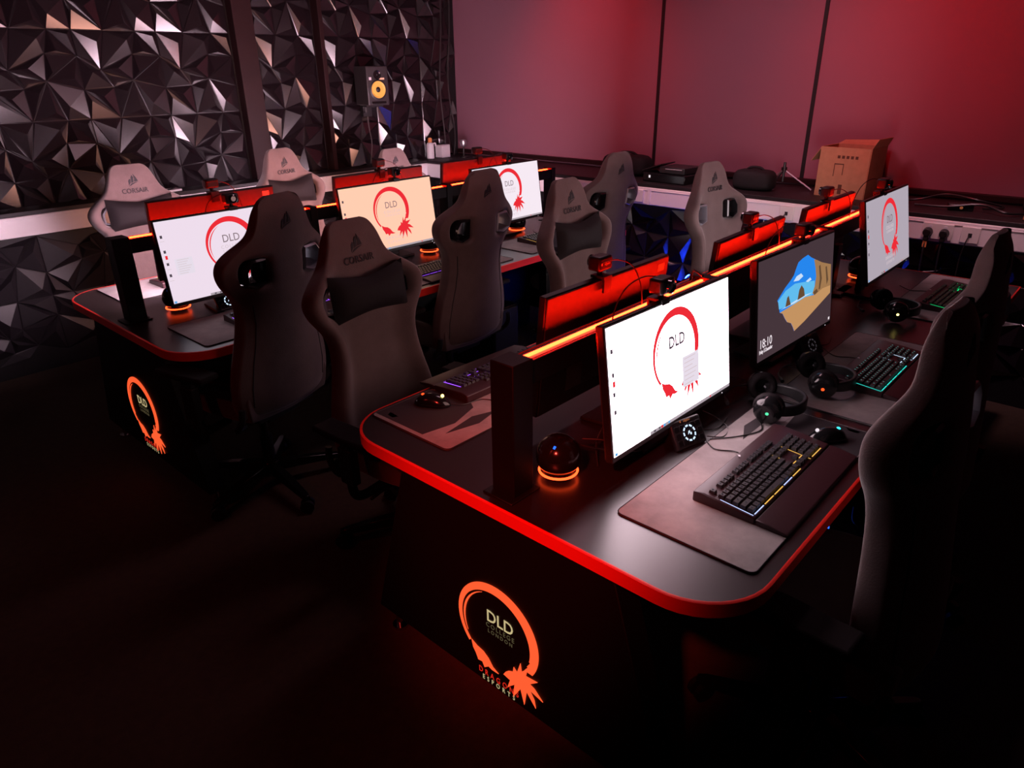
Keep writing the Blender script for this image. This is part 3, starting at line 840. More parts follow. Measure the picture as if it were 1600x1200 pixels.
deskmat(2.10, 2.90, 2.61, 2.93, 'desk mat under the purple-lit keyboard below the peach screen')
deskmat(3.05, 3.85, 2.61, 2.95, 'desk mat under the yellow-lit keyboard at the far end of the left-hand desk')
deskmat(1.12, 1.95, 3.45, 3.80, 'desk mat on the wall side of the left-hand desk')

P_ = .0186
def keyboard(x, y, rz, label, cols, individual=False, rest=True):
    """cols: colours of (left edge, front edge, top gap, nav cluster)"""
    t = thing('keyboard', label, 'keyboard', (x,y,DZ+.0042), rz, 'keyboards')
    W, D = .472, .160
    bm = bmn(); prism(bm, [(-D/2,.0),(D/2,.0),(D/2,.026),(D/2-.03,.030),(-D/2,.017)], lambda v,z:(-W/2,v,z), lambda v,z:(W/2,v,z)); case = make('case', bm, K['kcase'], t, bevel=.003)
    if rest:
        bm = bmn(); prism(bm, [(-D/2-.078,.0),(-D/2-.002,.0),(-D/2-.002,.015),(-D/2-.03,.014),(-D/2-.078,.006)], lambda v,z:(-W/2,v,z), lambda v,z:(W/2,v,z)); make('wrist_rest', bm, K['kcase'], t, bevel=.003)
    sl = math.atan2(.011, D-.03)
    def zt(yy): return .0172 + (yy+D/2)*math.tan(sl)
    x0 = -W/2+.012; yk = -D/2+.010
    rowy = [yk+P_*(i+.5) for i in range(5)] + [yk+P_*5.5+.006]
    keys = []
    rows = [[1.25,1.25,1.25,6.25,1.25,1.25,1.25,1.25],[2.25]+[1]*10+[2.75],[1.75]+[1]*11+[2.25],[1.5]+[1]*12+[1.5],[1]*13+[2]]
    for i, r in enumerate(rows):
        u = 0
        for w in r: keys.append((x0+(u+w/2)*P_, rowy[i], w, 'key')); u += w
    for u in [0.5]+[2.5,3.5,4.5,5.5]+[7,8,9,10]+[11.5,12.5,13.5,14.5]: keys.append((x0+u*P_, rowy[5], 1, 'key'))
    nx = x0+15.3*P_
    for u in (.5,1.5,2.5):
        for i in (3,4,5): keys.append((nx+u*P_, rowy[i], 1, 'key'))
        keys.append((nx+u*P_, rowy[0], 1, 'key'))
    keys.append((nx+1.5*P_, rowy[1], 1, 'key'))
    px = x0+18.6*P_
    for u in (.5,1.5,2.5,3.5):
        for i in (1,2,3,4): keys.append((px+u*P_, rowy[i], 1, 'number_key'))
    for u in (1,2.5,3.5): keys.append((px+u*P_, rowy[0], 2 if u == 1 else 1, 'number_key'))
    def keybm(bm, cx, cy, w, cz):
        a, b2 = (w*P_-.0028)/2, (P_-.0028)/2
        t0 = [(cx-a,cy-b2,cz),(cx+a,cy-b2,cz),(cx+a,cy+b2,cz),(cx-a,cy+b2,cz)]
        t1 = [(cx-a+.0018,cy-b2+.0014,cz+.0085),(cx+a-.0018,cy-b2+.0014,cz+.0085),(cx+a-.0018,cy+b2-.0022,cz+.009),(cx-a+.0018,cy+b2-.0022,cz+.009)]
        skin(bm, [t0,t1])
    if individual:
        cache = {}
        for cx, cy, w, nm in keys:
            if (w,nm) not in cache:
                bm = bmn(); keybm(bm, 0,0,w,0); o = make(nm, bm, K['key'], t, loc=(cx,cy,zt(cy))); cache[w,nm] = o.data
            else:
                o = bpy.data.objects.new(nm, cache[w,nm]); C.objects.link(o); o.parent = t; o.location = (cx,cy,zt(cy))
    else:
        for nm in ('key','number_key'):
            bm = bmn()
            for cx, cy, w, n2 in keys:
                if n2 == nm: keybm(bm, cx, cy, w, zt(cy))
            make(nm+'_field', bm, K['key'], t)
    # light showing in the gaps
    def bar(name, segs, m):
        bm = bmn()
        for (a,b,c,d) in segs:
            vs = [bm.verts.new(p) for p in ((a,b,zt(b)+.0012),(c,b,zt(b)+.0012),(c,d,zt(d)+.0012),(a,d,zt(d)+.0012))]
            bm.faces.new(vs)
        make(name, bm, m, t)
    e = .0028
    y0, y1 = yk-.0035, yk+5*P_+.003
    bar('key_light', [(x0-.006,y0,x0-.006+e,yk+5*P_-.002)], cols[0])
    bar('key_light', [(x0+u*P_+.002,y0-.001,x0+(u+2.8)*P_,y0-.001+e) for u in (3,6,12)], cols[1])
    bar('key_light', [(x0+u*P_+.002,y0-.001,x0+(u+2.8)*P_,y0-.001+e) for u in (0,9)], cols[0])
    bar('key_light', [(x0+u*P_,y1,x0+(u+1.4)*P_,y1+e) for u in (0,1.6,5,6.6)], cols[0])
    bar('key_light', [(x0+u*P_,y1,x0+(u+1.6)*P_,y1+e) for u in (3.2,9.2,12)], cols[2])
    bar('key_light', [(nx,rowy[0]+P_*.5,nx+P_,rowy[0]+P_*.5+e),(nx+2*P_,rowy[0]+P_*.5,nx+3*P_,rowy[0]+P_*.5+e),(nx-.004,rowy[2],nx-.004+e,rowy[2]+P_*1.6),(px-.005,rowy[1],px-.005+e,rowy[4]),(px+.01,y0,px+3.9*P_,y0+e),(nx+3*P_+.0005,y0,nx+3*P_+.003,rowy[1])], cols[3])
    if cols[0] in (G['kpurple'], G['klime'], G['kgreen']):
        bar('key_light', [(px+4*P_+.001,y0,px+4*P_+.005,yk+5*P_+.004)], cols[0])
        bar('key_light', [(x0+u*P_,rowy[5]+P_*.5+.001,x0+(u+w)*P_,rowy[5]+P_*.5+.005) for u, w in ((0,5),(6,4.5),(11,3.8))], cols[0])
        bar('key_light', [(px,rowy[4]+P_*.5+.001,px+4*P_,rowy[4]+P_*.5+.005),(px+P_,rowy[3]-P_*.5-.002,px+2.2*P_,rowy[3]-P_*.5+.002),(nx+P_,rowy[2],nx+2.4*P_,rowy[2]+.004)], cols[0])
    segs = []
    for cx, cy, w, nm in keys:
        segs.append((cx-.0022, cy-.0015, cx+.0022, cy+.0022))
    bm = bmn()
    for (a,b,c,d) in segs:
        vs = [bm.verts.new(p) for p in ((a,b,zt(b)+.0097),(c,b,zt(b)+.0097),(c,d,zt(d)+.0097),(a,d,zt(d)+.0097))]; bm.faces.new(vs)
    o = make('key_legends', bm, cols[4], t)
    bm = bmn(); sails(bm, .007, 0, 0, 0, .0005); make('emblem', bm, K['white'], case, mx=Matrix.Translation((-.01,D/2-.012,.0305)) @ Matrix.Rotation(-PI/2,4,'X'))
    bm = bmn(); tube(bm, smooth_path([(.03,D/2-.001,.012),(.05,D/2+.03,.003),(.03,D/2+.08,.002),(.08,D/2+.14,.002)]), .0018, 6); make('lead', bm, K['cable'], t, smooth=True)
    return t
def dim(c, s=.22):
    k = ('dim',c,s)
    if k not in G: G[k] = glow('key legend light', c, s)
    return G[k]
keyboard(1.617, .582, 0, 'black keyboard with white and yellow key lights and a wrist rest, nearest the camera', (G['kwhite'],G['kyellow'],G['kyellow'],G['kyellow'],dim((.35,.3,.4),.12)), True)
keyboard(2.535, .575, 0, 'black keyboard with cyan key lights on the middle mat of the right-hand desk', (G['kcyan'],G['kcyan'],G['icewhite'],G['icewhite'],dim((.3,.75,.7),.3)), True)
keyboard(3.60, .605, -.02, 'black keyboard with green key lights at the far end of the right-hand desk', (G['kgreen'],G['kgreen'],G['kgreen'],G['kgreen'],dim((.3,.4,.2),.1)))
keyboard(1.64, 1.545, PI-.02, 'black keyboard with purple key lights behind the near post of the right-hand desk', (G['kpurple'],G['kpurple'],G['kpurple'],G['kpurple'],dim((.5,.15,.6),.12)))
keyboard(1.535, 2.775, .0, 'keyboard with purple key lights, mostly hidden behind the chair at the left-hand desk', (G['kpurple'],G['kpurple'],G['kpurple'],G['kpurple'],dim((.7,.6,.9),.3)))
keyboard(2.50, 2.76, .02, 'keyboard with a purple-lit front edge below the peach screen', (G['kpurple'],G['kpurple'],G['kpurple'],G['kpurple'],dim((.9,.5,.35),.35)))
keyboard(3.46, 2.80, .0, 'keyboard with a yellow-lit front edge below the far white screen', (G['kyellow'],G['kyellow'],G['kyellow'],G['kyellow'],dim((.9,.7,.6),.35)))
keyboard(1.58, 3.63, PI, 'keyboard with lime-yellow key lights on the wall side of the left-hand desk', (G['klime'],G['klime'],G['klime'],G['klime'],dim((.7,.7,.1),.3)), rest=False)

def mouse(x, y, rz, label, m1, m2):
    t = thing('computer_mouse', label, 'mouse', (x,y,DZ+.0045), rz, 'computer mice')
    bm = bmn()
    rings = []
    for k in range(9):
        s = k/8; yy = -.062+.124*s
        w = .034*(1-abs(2*s-1)**2.6)**.5*(1-.12*math.sin(PI*s)) if 0 < s < 1 else .004
        h = .040*(math.sin(PI*(.12+.80*s))**.8)*(1 if 0 < s < 1 else .35)
        rings.append([(w*math.cos(a), yy, max(0,h*math.sin(a))) for a in [PI*i/10 for i in range(11)]] + [(-w*.6,yy,0),(w*.6,yy,0)])
    skin(bm, rings)
    b = make('shell', bm, K['gloss'], t, smooth=True, sub=1)
    bm = bmn(); lathe(bm, [(.001,-.002),(.005,-.002),(.0055,0),(.005,.002),(.001,.002)], 16, (0,.035,.0345), 'x'); make('scroll_wheel', bm, m1, t, smooth=True)
    bm = bmn(); lathe(bm, [(.001,.0),(.006,.0),(.004,.003),(.001,.0035)], 12, (0,-.030,.0335)); make('palm_light', bm, m2, t)
    bm = bmn(); tube(bm, smooth_path([(0,.060,.008),(-.02,.10,.002),(-.07,.15,.002),(-.05,.24,.002)]), .0016, 6); make('lead', bm, K['cable'], t, smooth=True)
mouse(1.905, .525, .9, 'black mouse with a cyan palm light beside the nearest keyboard', G['s_white'], G['cyan'])
mouse(1.325, 1.55, PI+.5, 'black mouse with amber lights beside the purple-lit keyboard near the post', G['yellowdot'], G['reddot'])

# round smart speakers with a glowing ring at the foot
def orb(x, y, label, r=.060):
    t = thing('smart_speaker', label, 'speaker', (x,y,DZ), 0, 'round smart speakers with light rings')
    prof = [(.001,.005)]+[(r*math.sin(a)*1.0, .006+r*.92-r*.95*math.cos(a)) for a in [PI*k/20 for k in range(5,21)]]
    prof = [(r*.60,.004)]+[(max(r*math.sin(PI*k/22),.0008), .004+r*.94-r*.94*math.cos(PI*k/22)) for k in range(5,23)]
    bm = bmn(); lathe(bm, prof, 40); make('shell', bm, K['gloss'], t, smooth=True)
    bm = bmn(); tube(bm, [((r*.84)*math.cos(2*PI*k/40),(r*.84)*math.sin(2*PI*k/40),.0165) for k in range(40)], .0032, 8, closed=True); make('light_ring', bm, G['ring'], t, smooth=True)
    bm = bmn(); box(bm, (-.004,-.003,-.0008),(.004,.003,.0008)); make('indicator', bm, G['blue'], t, mx=Matrix.Translation((-r*.62,-r*.26,.004+r*.94+r*.70)) @ Matrix.Rotation(-.8,4,'Y'))
orb(1.262, .988, 'black globe speaker with glowing red ring beside the near post of the right-hand desk')
orb(3.70, 1.015, 'globe speaker with glowing red ring left of the dim grey-white monitor')
orb(1.245, 3.165, 'globe speaker with glowing red ring below the lilac-white screen')
orb(2.70, 3.10, 'globe speaker with glowing red ring under the peach screen')
orb(3.47, 3.10, 'globe speaker with glowing red ring under the far white screen')

# small key pads with a ring of lit icons
def keypad(x, y, rz, label, bright=1.0):
    t = thing('macro_keypad', label, 'keypad', (x,y,DZ), rz, 'small lit keypads')
    T = Matrix.Rotation(math.radians(38),4,'X')
    bm = bmn(); box(bm,(-.058,0,0),(.058,.018,.082)); 
    b = make('housing', bm, K['plastic'], t, mx=Matrix.Translation((0,-.01,.006)) @ Matrix.Rotation(math.radians(-32),4,'X'), bevel=.006, seg=3)
    bm = bmn(); prism(bm, [(-.012,0),(.065,0),(.045,.05)], lambda u,v:(-.04,u,v), lambda u,v:(.04,u,v)); make('stand', bm, K['plastic'], t)
    bm = bmn()
    for i in range(5):
        for j in range(3): box(bm,(-.050+i*.0205,-.0016,.009+j*.0205),(-.050+i*.0205+.017,.001,.009+j*.0205+.017))
    make('icon_keys', bm, K['gloss'], b, bevel=.001)
    bm = bmn()
    for k in range(9):
        a0 = 2*PI*k/9+.1; a1 = a0+2*PI/9*.66
        for q in range(1):
            pts = [(.0235*math.cos(a0+(a1-a0)*i/4), .0395+.0235*math.sin(a0+(a1-a0)*i/4)) for i in range(5)] + [(.0185*math.cos(a1+(a0-a1)*i/4), .0395+.0185*math.sin(a1+(a0-a1)*i/4)) for i in range(5)]
            flat(bm, pts, -.0018, .0004)
    flat(bm, [(-.007,.036),(-.002,.045),(.004,.046),(.001,.040)], -.0018, .0004); flat(bm, [(.001,.034),(.006,.033),(.008,.039),(.003,.041)], -.0018, .0004)
    make('lit_icons', bm, G['icewhite'] if bright > .5 else G['dimicons'], b)
    bm = text_bm('elgato', .011, .004, .0765, y=-.0006, t=.0004); flat(bm, [(-.020+.003*math.cos(a*PI/4), .0765+.003*math.sin(a*PI/4)) for a in range(8)], -.0006, .0004)
    make('lettering', bm, K['amber'], b)
    bm = bmn(); tube(bm, smooth_path([(.03,.03,.01),(.08,.06,.003),(.14,.03,.003),(.22,.06,.003)]), .0016, 6); make('lead', bm, K['cable'], t, smooth=True)
keypad(1.625, .800, -.25, 'small black keypad with a ring of ice-white icons under the nearest bright screen')
keypad(2.53, .80, -.2, 'small dark keypad under the screen with the beach arch', .1)
keypad(1.405, 2.985, .05, 'small keypad with a ring of white icons under the lilac-white screen')
keypad(2.17, 2.93, .1, 'small keypad with white icons left of the keyboard under the peach screen')

# headsets lying on the desks
def headset(x, y, rz, label, c1, c2):
    t = thing('gaming_headset', label, 'headset', (x,y,DZ+.004), rz, 'gaming headsets')
    R = .088
    pts = [(R*math.cos(a)*1.0, .03+R*1.12*math.sin(a), .040+.0*math.sin(a)) for a in [PI*(-.02+1.04*k/24) for k in range(25)]]
    bm = bmn()
    rings = []
    for k, p in enumerate(pts):
        a = PI*(-.02+1.04*k/24); d = Vector((math.cos(a), math.sin(a),0)); P = Vector(p)
        w = .020*(.7+.3*math.sin(PI*k/24)); th = .008
        rings.append([P+d*th+Vector((0,0,w)), P+d*th-Vector((0,0,w)), P-d*th*.6-Vector((0,0,w)), P-d*th*.6+Vector((0,0,w))])
    skin(bm, rings); make('headband', bm, K['plastic'], t, bevel=.005, seg=3)
    for s, g in ((-1,c1),(1,c2)):
        mx = Matrix.Translation((s*.088, .012, .046)) @ Matrix.Rotation(s*-.25,4,'Z') @ Matrix.Rotation(s*.15,4,'Y')
        bm = bmn(); lathe(bm, [(.018,-.028),(.032,-.026),(.041,-.016),(.043,0),(.043,.004)], 28, (0,0,0), 'x')
        if s > 0:
            for v in bm.verts: v.co.x = -v.co.x
        cup = make('ear_cup', bm, K['gloss'], t, mx=mx, smooth=True)
        bm = bmn(); 
        tube(bm, [(-s*.0+(-s)*(-.012)*-1*1.0*(-1) if False else -s*.014, .034*math.cos(2*PI*k/28), .034*math.sin(2*PI*k/28)) for k in range(28)], .0125, 10, closed=True)
        make('ear_cushion', bm, K['pillow'], cup, smooth=True)
        bm = bmn(); cyl(bm, (s*.0275,0,0),(s*.0290,0,0),.005, seg=14); make('cup_light', bm, g, cup)
        bm = bmn(); box(bm,(s*.02-.006,-.008,.0),(s*.02+.006,.004,.0)); bm.free()
        bm = bmn(); tube(bm, [(s*.088,.03,.04),(s*.094,.015,.044),(s*.100,-.004,.046)], .006, 8); make('yoke', bm, K['silver'] if s < 0 else K['plastic'], t, smooth=True)
    bm = bmn(); tube(bm, smooth_path([(-.10,-.02,.04),(-.085,-.07,.035),(-.03,-.10,.03),(.01,-.10,.028)]), .003, 8); cyl(bm,(.008,-.10,.028),(.03,-.098,.027),.006); make('microphone', bm, K['plastic'], t, smooth=True)
    bm = bmn(); tube(bm, smooth_path([(-.12,-.01,.015),(-.17,-.04,.003),(-.22,-.02,.002),(-.26,-.09,.002),(-.34,-.10,.002)]), .0018, 6); make('lead', bm, K['cable'], t, smooth=True)
headset(1.965, .755, -2.60, 'black headset with a green light lying by the nearest bright monitor', G['reddot'], G['green'])
headset(2.24, .70, -2.55, 'black headset with a red light on the desk before the beach-arch screen', G['green'], G['reddot'])
headset(3.17, .745, -2.5, 'black headset with a yellow light near the green-lit keyboard', G['blue'], G['yellowdot'])

# loose leads behind the near monitor
def cable(pts, label, r=.0022, m='cable', name='cable'):
    bm = bmn(); tube(bm, smooth_path(pts, 8), r, 6)
    return tag(make(name, bm, K[m], smooth=True), label, 'cable', 'loose cables')
cable([(1.34,.99,DZ+.06),(1.37,.965,DZ+.045),(1.42,.95,DZ+.02),(1.44,.90,DZ+.004),(1.50,.90,DZ+.004)], 'orange-lit lead curling behind the nearest white screen', m='cable')
cable([(1.38,1.00,DZ+.055),(1.42,.95,DZ+.05),(1.46,.90,DZ+.02),(1.52,.885,DZ+.004)], 'second lead crossing behind the nearest white screen')
cable([(1.36,.93,DZ+.004),(1.42,.98,DZ+.03),(1.47,.99,DZ+.06),(1.53,.985,DZ+.035),(1.50,.955,DZ+.02),(1.55,.93,DZ+.012)], 'looped lead in the gap left of the nearest white screen')
cable([(1.76,.84,DZ+.05),(1.80,.81,DZ+.02),(1.79,.77,DZ+.003),(1.73,.755,DZ+.005),(1.70,.79,DZ+.006)], 'thin lead hanging below the right corner of the nearest white screen', r=.0016)
cable([(1.69,.775,DZ+.0065),(1.76,.72,DZ+.0065),(1.84,.69,DZ+.0065),(1.90,.73,DZ+.0065)], 'lead lying on the marbled mat between keypad and headset', r=.0018)
cable([(1.98,.995,1.125),(2.00,1.03,1.130),(2.03,1.055,1.120),(2.055,1.075,1.08),(2.06,1.08,.95)], 'dark lead bundle over the light beam above the nearest white screen', r=.004)

# ================================================================ computers under the desks
def tower(x, y, rz, label, fans=(), logo=False, side=None, fan_mat='bluefan'):
    t = thing('computer_tower', label, 'computer', (x,y,0.0), rz, 'computer towers under the desks')
    bm = bmn(); box(bm,(-.105,-.21,.02),(.105,.21,.46)); 
    for a in (-.085,.085):
        for b in (-.18,.18): cyl(bm,(a,b,0),(a,b,.022),.014,seg=12)
    b = make('case', bm, K['gloss'], t, bevel=.006)
    bm = bmn(); box(bm,(-.098,-.222,.03),(.098,-.21,.45)); fp = make('front_panel', bm, K['plastic'], t, bevel=.005)
    if logo:
        bm = bmn(); sails(bm,.022,-.03,.35,-.2225,.001); make('emblem', bm, G['logo_ice'], fp)
    for z in fans:
        bm = bmn(); tube(bm, [(.062*math.cos(2*PI*k/28), -.2235, z+.062*math.sin(2*PI*k/28)) for k in range(28)], .0035, 6, closed=True); make('fan_light', bm, G[fan_mat], fp, smooth=True)
    if side:
        bm = bmn(); box(bm,(side*.106-.001,-.16,.08),(side*.106+.001,.16,.40)); make('side_window', bm, K['lens'], t)
        bm = bmn(); tube(bm,[(side*.109,-.15,.10),(side*.109,.15,.10),(side*.109,.15,.38),(side*.109,-.15,.38)], .003, 6, closed=True); make('case_light', bm, G[fan_mat], t)
G['bluebright'] = glow('bright blue case light', (0.012, 0.045, 1.0), 60)
G['logo_ice'] = glow('ice blue emblem', (0.12, 0.5, 1.0), 1.6)
tower(2.86, 2.86, 0, 'computer tower with a glowing ice-blue emblem under the left-hand desk', logo=True)
tower(2.34, .82, 0, 'computer tower with blue fan lights under the right-hand desk', fans=(.13,.27,.40))
tower(3.16, 1.30, PI, 'computer tower under the middle of the right-hand desk')
tower(4.14, 1.96, PI, 'computer tower with blue case lights standing by the back wall between the desks', fans=(.13,.27,.40), side=-1, fan_mat='bluebright')
tower(3.60, 3.40, 0, 'computer tower under the far end of the left-hand desk')

# ================================================================ on the wall and the ledge
t = thing('studio_speaker', 'black studio speaker with a yellow cone mounted on the faceted wall', 'speaker', (3.765,4.90,1.465), math.radians(-8))
bm = bmn(); box(bm,(-.095,-.10,0),(.095,.10,.285)); cab = make('cabinet', bm, K['spk'], t, bevel=.008, seg=3)
bm = bmn(); lathe(bm,[(.064,0),(.062,-.006),(.056,-.004),(.026,.012),(.026,.012),(.001,.012)],36,(0,-.1005,.115),'y'); make('woofer_cone', bm, K['cone'], t, smooth=True)
bm = bmn(); lathe(bm,[(.075,0),(.075,-.004),(.063,-.007),(.062,0)],36,(0,-.1,.115),'y'); lathe(bm,[(.001,-.010),(.016,-.006),(.024,.004),(.024,.008)],24,(0,-.1,.115),'y'); make('woofer_surround', bm, K['plastic'], t, smooth=True)
bm = bmn(); lathe(bm,[(.034,0),(.033,-.004),(.028,-.003),(.012,.004),(.001,-.002)],28,(0,-.1005,.222),'y'); make('tweeter', bm, K['gloss'], t, smooth=True)
bm = bmn(); box(bm,(-.065,-.103,.012),(.065,-.0995,.030)); make('bass_port', bm, K['gloss'], t, bevel=.006)
bm = bmn(); box(bm,(-.075,-.1025,.185),(-.055,-.0995,.205)); make('white_badge', bm, K['white'], t)
bm = bmn(); box(bm,(.015,-.1020,.187),(.060,-.0995,.200)); make('pink_badge', bm, K['label'], t)
bm = bmn(); box(bm,(-.02,.0,-.018),(.02,.14,-.001)); box(bm,(-.04,.10,-.09),(.04,.145,.03)); box(bm,(-.075,-.03,-.012),(.075,.07,-.001)); tube(bm,[(-.07,0,-.01),(-.07,.0,-.05),(-.03,.10,-.06)],.006)
make('wall_bracket', bm, K['plastic'], t)
bm = bmn(); tube(bm, smooth_path([(.0,.10,.02),(.01,.12,-.15),(.02,.11,-.30),(.0,.12,-.46)]), .004, 6); make('lead', bm, K['cable'], t, smooth=True)
for i,(x,lab) in enumerate(((4.62,'left of the two thin leads hanging down the wall corner'),(4.72,'right of the two thin leads hanging down the wall corner'))):
    cable([(x,5.01,2.85),(x+.02,5.0,2.2),(x-.02,5.01,1.6),(x+.03*i,5.0,1.2),(x,4.99,.995)], lab, r=.006)

# sockets on the trunking
def socket_back(y, w, label, plugs=(), data=False):
    t = thing('wall_socket', label, 'socket', (FX-.0005, y, .905), -PI/2)
    bm = bmn(); box(bm,(-w/2,-.010,-.042),(w/2,0,.042)); p = make('face_plate', bm, K['socket'], t, bevel=.003)
    if data:
        bm = bmn(); box(bm,(-.009,-.0112,-.012),(.009,-.0095,.010)); make('port', bm, K['print'], p)
        bm = bmn(); tube(bm, smooth_path([(0,-.012,-.002),(-.004,-.03,-.012),(-.012,-.035,-.06),(-.018,-.03,-.14),(-.014,-.03,-.35)]), .003, 6); make('network_lead', bm, K['cable'], t, smooth=True)
    else:
        bm = bmn()
        for u in ([-.036,.036] if w > .1 else [0]): box(bm,(u-.008,-.0125,.014),(u+.008,-.0095,.030))
        make('switch', bm, K['white'], p, bevel=.001)
    for u in plugs:
        bm = bmn(); cyl(bm,(u,-.011,-.004),(u,-.045,-.006),.024,.019); box(bm,(u-.012,-.040,-.048),(u+.012,-.014,-.004)); g = make('plug', bm, K['plastic'], t, bevel=.003)
        if u < 0:
            bm = bmn(); box(bm,(u-.010,-.034,-.085),(u+.010,-.030,-.052)); make('paper_tag', bm, K['orange'], g)
        bm = bmn(); tube(bm, smooth_path([(u,-.028,-.045),(u,-.035,-.12),(u+.01,-.03,-.35)]), .004, 6); make('power_lead', bm, K['cable'], g, smooth=True)
socket_back(.838, .146, 'double white socket with two black plugs on the back wall trunking', plugs=(-.042,.036))
socket_back(.685, .086, 'white network socket with a thin lead, right of the double socket', data=True)
socket_back(1.655, .086, 'white network socket behind the tilted red-lit monitor backs', data=True)
socket_back(2.735, .146, 'double white socket on the trunking beside the dark chair seen from behind')
t = thing('wall_socket', 'white socket on the faceted wall trunking right of the brownish chair', 'socket', (2.98, LY-.0005, .905), 0)
bm = bmn(); box(bm,(-.073,-.010,-.042),(.073,0,.042)); p = make('face_plate', bm, K['socket'], t, bevel=.003)
bm = bmn()
for u in (-.036,.036): box(bm,(u-.008,-.0125,.014),(u+.008,-.0095,.030))
make('switch', bm, K['print'], p)

LZ = .9905
# open cardboard box
t = thing('cardboard_box', 'open cardboard box with faint print standing on the back ledge', 'box', (4.64,1.44,LZ), math.radians(-90-4))
def quad_panel(bm, pts, th=.004):
    a = [Vector(p) for p in pts]; n = (a[1]-a[0]).cross(a[3]-a[0]).normalized()*th
    vs = [bm.verts.new(p) for p in a]+[bm.verts.new(p+n) for p in a]
    for f in ((0,1,2,3),(7,6,5,4),(0,4,5,1),(1,5,6,2),(2,6,7,3),(3,7,4,0)): bm.faces.new([vs[i] for i in f])
w, d, h = .145, .115, .285
bm = bmn()
quad_panel(bm, [(-w,-d,0),(w,-d,0),(w,-d,h),(-w,-d,h)]); quad_panel(bm, [(w,d,0),(-w,d,0),(-w,d,h),(w,d,h)])
quad_panel(bm, [(-w,d,0),(-w,-d,0),(-w,-d,h),(-w,d,h)]); quad_panel(bm, [(w,-d,0),(w,d,0),(w,d,h),(w,-d,h)]); quad_panel(bm, [(-w,-d,.001),(-w,d,.001),(w,d,.001),(w,-d,.001)])
bx = make('carton', bm, K['card'], t)
for nm, q in (('flap', [(-w,d,h),(-w,-d,h),(-w-.055,-d,h-.085),(-w-.055,d,h-.085)]), ('flap', [(w,-d,h),(w,d,h),(w+.03,d-.02,h+.055),(w+.03,-d,h+.055)]), ('flap', [(w,d,h),(-w,d,h),(-w+.02,d+.05,h+.02),(w-.03,d+.05,h+.032)])):
    bm = bmn(); quad_panel(bm, q, .003); make(nm, bm, K['card'], t)
bm = bmn()
for k in range(5): box(bm,(-.04+k*.026,-d-.0052,h-.062),(-.024+k*.026,-d+.0002,h-.045))
for b_ in ((-.052,-d-.0052,.12,-.048,.19),(.0,-d-.0052,.13,.004,.19),(-.052,-d-.0052,.188,.004,.194)): box(bm,(b_[0],b_[1],b_[2]),(b_[3],-d+.0002,b_[4]))
box(bm,(-.01,-d-.0052,.02),(.012,-d+.0002,.075))
make('faint_print', bm, K['cardprint'], bx)

# black bags and gear on the ledge
def bag(x, y, rz, sx, sy, sz, label, name='black_bag'):
    t = thing(name, label, 'bag', (x,y,LZ), rz)
    bm = bmn()
    rings = []
    for k, (s, z) in enumerate(((.9,0),(1,.15),(1,.6),(.93,.85),(.72,1.0))):
        rings.append([(sx*s*math.copysign(abs(math.cos(a))**.6,math.cos(a)), sy*s*math.copysign(abs(math.sin(a))**.6,math.sin(a)), sz*z) for a in [2*PI*i/20 for i in range(20)]])
    skin(bm, rings); make('pouch', bm, K['bag'], t, sub=1)
    bm = bmn(); tube(bm, smooth_path([(-sx*.4,0,sz*.97),(-sx*.2,0,sz*1.08),(sx*.2,0,sz*1.08),(sx*.4,0,sz*.97)]), .008, 8); make('handle', bm, K['bag'], t, smooth=True)
bag(4.62, 3.02, -PI/2, .20, .10, .145, 'square black bag on the back ledge, partly behind the dark chair')
bag(4.52, 1.98, -PI/2, .135, .09, .125, 'rounded black bag on the back ledge right of the pale grey-lit chair')
t = thing('game_console', 'flat black electronic unit with a glossy edge and small white light on the back ledge', 'electronic unit', (4.50,2.56,LZ), -PI/2-.06)
bm = bmn(); box(bm,(-.17,-.12,0),(.17,.12,.06)); a = make('lower_case', bm, K['gloss'], t, bevel=.006)
bm = bmn(); box(bm,(-.05,-.10,.0605),(.15,.10,.105)); make('upper_case', bm, K['plastic'], t, bevel=.006)
bm = bmn(); box(bm,(.0,-.102,.092),(.13,-.1,.095)); make('bright_edge', bm, K['white'], t)
bm = bmn(); box(bm,(-.118,-.1225,.028),(-.106,-.1205,.045)); make('white_light', bm, G['s_white'], t)
bm = bmn(); quad_panel(bm, [(-.20,-.09,.065),(-.05,-.09,.115),(-.05,.09,.115),(-.20,.09,.065)], .006); make('tilted_lid', bm, K['plastic'], t)
# folded light stand
t = thing('light_stand', 'small black tripod stand on the back ledge left of the cardboard box', 'tripod', (4.68,1.86,LZ))
bm = bmn(); tube(bm,[(0,0,.04),(0,0,.16)],.009); cyl(bm,(0,0,.10),(0,0,.13),.018); make('column', bm, K['plastic'], t, smooth=True)
for a in (.6,2.7,4.6):
    bm = bmn(); tube(bm,[(0,0,.115),(.19*math.cos(a)*.9,.20*math.sin(a),.006)],.006); make('leg', bm, K['silver'], t, smooth=True)
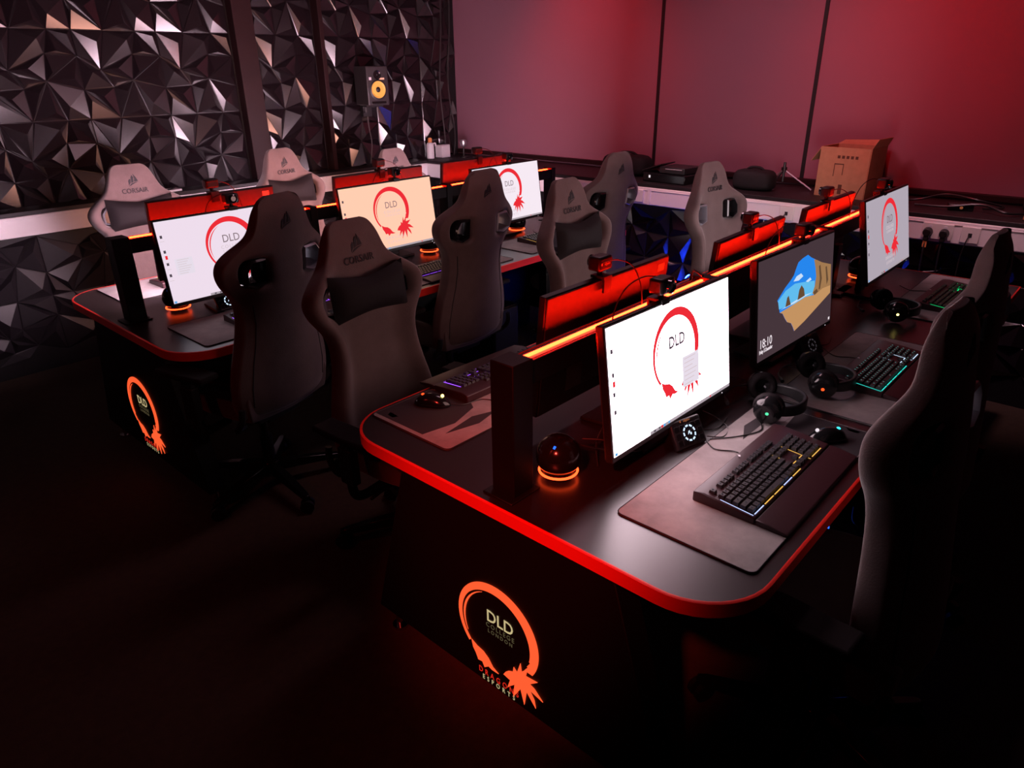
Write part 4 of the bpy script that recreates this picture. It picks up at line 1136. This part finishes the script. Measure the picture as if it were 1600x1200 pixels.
# leads and small gear at the right end of the ledge
cable([(4.60,1.15,LZ+.01),(4.55,1.02,LZ+.03),(4.62,.90,LZ+.06),(4.58,.74,LZ+.05),(4.66,.62,LZ+.012),(4.56,.70,LZ+.01)], 'looped black lead on the back ledge above the double socket', r=.006)
cable([(4.50,1.02,LZ+.01),(4.46,.86,LZ+.02),(4.50,.70,LZ+.04),(4.44,.58,LZ+.02),(4.54,.50,LZ+.01)], 'thick lead along the front of the back ledge above the network socket', r=.007)
t = thing('cable_adapter', 'small black power adapter on the back ledge above the double socket', 'adapter', (4.52,.80,LZ), .3)
bm = bmn(); box(bm,(-.035,-.06,0),(.035,.06,.035)); make('body', bm, K['plastic'], t, bevel=.006)
bm = bmn(); cyl(bm,(-.036,0,.018),(-.05,0,.018),.008,seg=12); make('strain_relief', bm, K['amber'], t)
t = thing('orange_cap', 'small orange cap on the back ledge at the right edge', 'cap', (4.40,.47,LZ), 0)
bm = bmn(); lathe(bm,[(.022,0),(.024,.006),(.022,.02),(.012,.026),(.001,.027)],20); make('cap', bm, K['orange'], t, smooth=True)
bm = bmn(); lathe(bm,[(.026,0),(.026,.004),(.024,.0045)],20); make('rim', bm, K['plastic'], t)
bag(4.66, .36, -PI/2, .18, .10, .11, 'black bag on the back ledge at the right edge of the picture')

# small things in the far corner
t = thing('white_canister', 'white canister with a reddish cap on the ledge in the wall corner', 'canister', (4.42,4.98,LZ))
bm = bmn(); lathe(bm,[(.032,0),(.034,.01),(.034,.115),(.026,.13),(.020,.135)],24); make('body', bm, K['white'], t, smooth=True)
bm = bmn(); lathe(bm,[(.018,.135),(.019,.165),(.012,.175),(.001,.176)],20); make('cap', bm, K['orange'], t, smooth=True)
bm = bmn(); tube(bm, smooth_path([(.03,0,.12),(.06,0,.125),(.065,0,.10)]), .007); make('spout', bm, K['white'], t, smooth=True)
t = thing('white_carton', 'small pale carton beside the white canister', 'carton', (4.56,4.97,LZ))
bm = bmn(); box(bm,(-.05,-.045,0),(.05,.045,.105)); make('carton', bm, K['white'], t, bevel=.003)
bm = bmn(); box(bm,(-.048,-.043,.1055),(.048,.0,.108)); make('lid', bm, K['white'], t)
t = thing('desk_microphone', 'small dark microphone on a stub stand in the far wall corner', 'microphone', (4.66,4.80,LZ))
bm = bmn(); lathe(bm,[(.045,0),(.045,.008),(.008,.014),(.007,.10)],20); make('stand', bm, K['plastic'], t, smooth=True)
bm = bmn(); lathe(bm,[(.010,.09),(.026,.10),(.032,.125),(.026,.15),(.001,.158)],20); make('capsule', bm, K['silver'], t, smooth=True)
t = thing('paper_sheets', 'pale loose papers on the trunking ledge behind the first red-lit monitor back', 'paper', (1.98,5.0,LZ))
bm = bmn(); box(bm,(-.14,-.06,0),(.15,.03,.012)); make('stack', bm, K['white'], t)
bm = bmn(); tube(bm, smooth_path([(-.12,-.05,.016),(-.02,-.02,.018),(.06,-.05,.016),(.13,.0,.018)]), .0035, 6); make('lead', bm, K['cable'], t, smooth=True)
